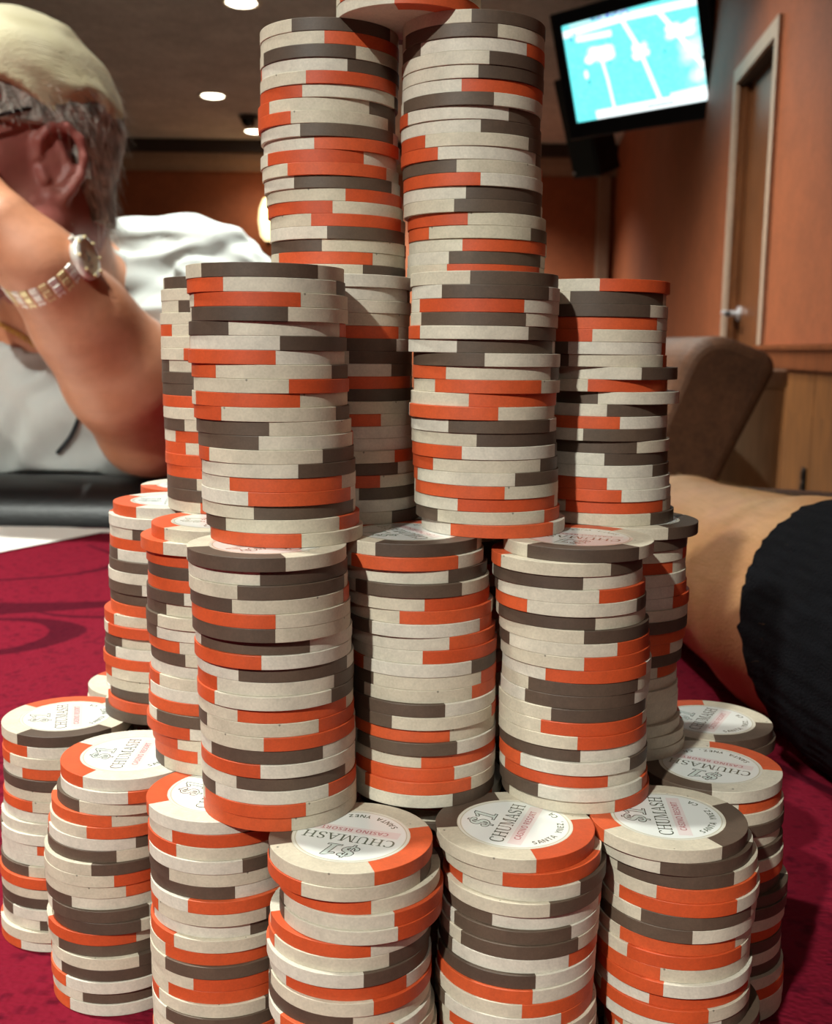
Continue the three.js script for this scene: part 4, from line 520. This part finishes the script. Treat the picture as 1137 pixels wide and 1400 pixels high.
const creams = [0xe3d8c4, 0xdfd2bb, 0xe6dccb, 0xdacdb6].map((h, i) => std({ color: clay, map: mottle(256, h, 0.07, 210 + i * 5, 6, 1, 10), roughness: 0.58, bumpMap: chipBump, bumpScale: 0.000015 }));
const oranges = [0xdc5829, 0xd55326, 0xe05e2f].map((h, i) => std({ color: clay, map: mottle(256, h, 0.07, 240 + i * 5, 7), roughness: 0.55, bumpMap: chipBump, bumpScale: 0.000015 }));
const greys = [0x604d3f, 0x5a483b, 0x655243].map((h, i) => std({ color: clay, map: mottle(256, h, 0.09, 260 + i * 5, 7), roughness: 0.55, bumpMap: chipBump, bumpScale: 0.000015 }));
const inlayMat = phy({ color: 0xdcdcdc, roughness: 0.22, clearcoat: 0.6, clearcoatRoughness: 0.12, map: canvasTex(1024, 1024, (c, w) => {
  const R = w / 2; c.fillStyle = '#efebdc'; c.fillRect(0, 0, w, w); c.translate(R, R);
  c.fillStyle = '#f8f9f4'; c.beginPath(); c.arc(0, 0, R * 0.93, 0, 7); c.fill();
  c.strokeStyle = 'rgba(150,140,110,0.45)'; c.lineWidth = 7; c.beginPath(); c.arc(0, 0, R * 0.95, 0, 7); c.stroke();
  const r = rng(77); for (let i = 0; i < 900; i++) { c.fillStyle = `rgba(110,130,110,${0.03 + r() * 0.05})`; c.fillRect((r() - 0.5) * w, (r() - 0.5) * w, 2 + r() * 9, 1 + r() * 3); }
  c.textAlign = 'center'; c.textBaseline = 'middle';
  c.save(); c.translate(0, -R * 0.58); c.transform(1, 0, -0.22, 1, 0, 0); c.font = 'bold 290px serif'; c.lineWidth = 16; c.strokeStyle = '#2c332c'; c.fillStyle = '#dfe8e0'; c.strokeText('$1', 0, 0); c.fillText('$1', 0, 0); c.restore();
  c.fillStyle = '#5c6454'; c.font = '176px serif'; c.save(); c.scale(0.94, 1); c.fillText('CHUMASH', 0, -R * 0.12); c.restore();
  c.fillStyle = 'rgba(240,205,205,0.5)'; c.fillRect(-R * 0.8, R * 0.08, R * 1.6, R * 0.24);
  c.fillStyle = '#c98a8c'; c.font = 'bold 82px sans-serif'; c.fillText('CASINO RESORT', 0, R * 0.2);
  c.fillStyle = '#6c7262'; c.font = 'bold 82px sans-serif'; const s = 'SANTA YNEZ, CA'; for (let i = 0; i < s.length; i++) { const a = (s.length / 2 - 0.5 - i) * 0.135; c.save(); c.rotate(a); c.translate(0, R * 0.8); c.fillText(s[i], 0, 0); c.restore(); }
}) });
const ORD = ['top', 'second', 'third', 'fourth', 'fifth', 'sixth', 'seventh', 'eighth', 'ninth', 'tenth', 'eleventh', 'twelfth', 'thirteenth', 'fourteenth', 'fifteenth', 'sixteenth', 'seventeenth', 'eighteenth', 'nineteenth', 'twentieth'];
function facing(c) {
  const d = ((c.turn - Math.atan2(-c.x, -c.z) * 180 / Math.PI) % 360 + 540) % 360 - 180, a = Math.abs(d), side = (v) => v > 0 ? 'right' : 'left';
  return a < 26 ? 'orange quarter facing front' : a < 78 ? `orange quarter at front ${side(d)}` : a < 102 ? 'mostly bare cream front' : a < 154 ? `grey quarter at front ${side(-d)}` : 'grey quarter facing front';
}
const proto = new THREE.Group();   // one chip; every other one is a clone of it with its own turn and clay tones
mesh('clay_body', bodyGeo, creams[0], proto); mesh('orange_insert', insGeo[0], oranges[0], proto); mesh('grey_insert', insGeo[0], greys[0], proto).rotation.y = Math.PI;
const bulk = []; const cs = rng(99); let bare = new Set();
for (const k of Object.keys(ABOUT)) if (TEXT_UP[k] !== undefined) bare.add(k);
for (const c of chips) {
  const a = Math.floor(cs() * 4), b = Math.floor(cs() * 3), d = Math.floor(cs() * 3), v = Math.floor(cs() * 3), pos = V(c.x / 1000, c.level * PITCH / 1000 + 0.0001, c.z / 1000), turn = c.turn * Math.PI / 180;
  if (!c.single) { bulk.push([pos, turn]); continue; }
  const o = proto.clone(); o.name = numbered('poker_chip'); o.position.copy(pos); o.rotation.y = turn; scene.add(o);
  o.children[0].material = creams[a]; o.children[1].material = oranges[b]; o.children[2].material = greys[d]; o.children[1].geometry = insGeo[v]; o.children[2].geometry = insGeo[(v + 1) % 3];
  const where = c.k === 'e1' ? `${c.i ? 'lower' : 'upper'} chip of the ${c.about}` : c.i === 0 ? `top chip of the ${c.about}` : `${ORD[c.i]} chip down, ${c.about}`;
  tag(o, `${where}, ${facing(c)}`, 'poker chip', 'casino chips stacked into the pyramid');
  if (c.i === 0 && bare.has(c.k)) { const m = mesh('printed_inlay', inlayGeo, inlayMat, o); m.rotation.y = (TEXT_UP[c.k] - c.turn - 180) * Math.PI / 180; m.userData.label = 'white printed centre label'; }
}
// the rest of the pyramid: chips past the limit, hidden ones and the lower ends of the front stacks below the picture
{ const place = (g, t, p) => g.clone().rotateY(t).translate(p.x, p.y, p.z);
  const parts = [bulk.map(([p, t]) => place(bodyGeo, t, p)), bulk.map(([p, t]) => place(insGeo[1], t, p)), bulk.map(([p, t]) => place(insGeo[1], t + Math.PI, p))].map((g) => mergeGeometries(g));
  const m = new THREE.Mesh(mergeGeometries(parts, true), [creams[1], oranges[0], greys[0]]); m.name = 'poker_chips'; m.castShadow = m.receiveShadow = true;
  m.userData.kind = 'stuff'; m.userData.label = 'remaining stacked chips at the back, in shade and at the foot of the pyramid'; m.userData.category = 'poker chips'; scene.add(m); }
scene.traverse((o) => { if (o.isMesh) { o.receiveShadow = true; } });
renderer.render(scene, camera);
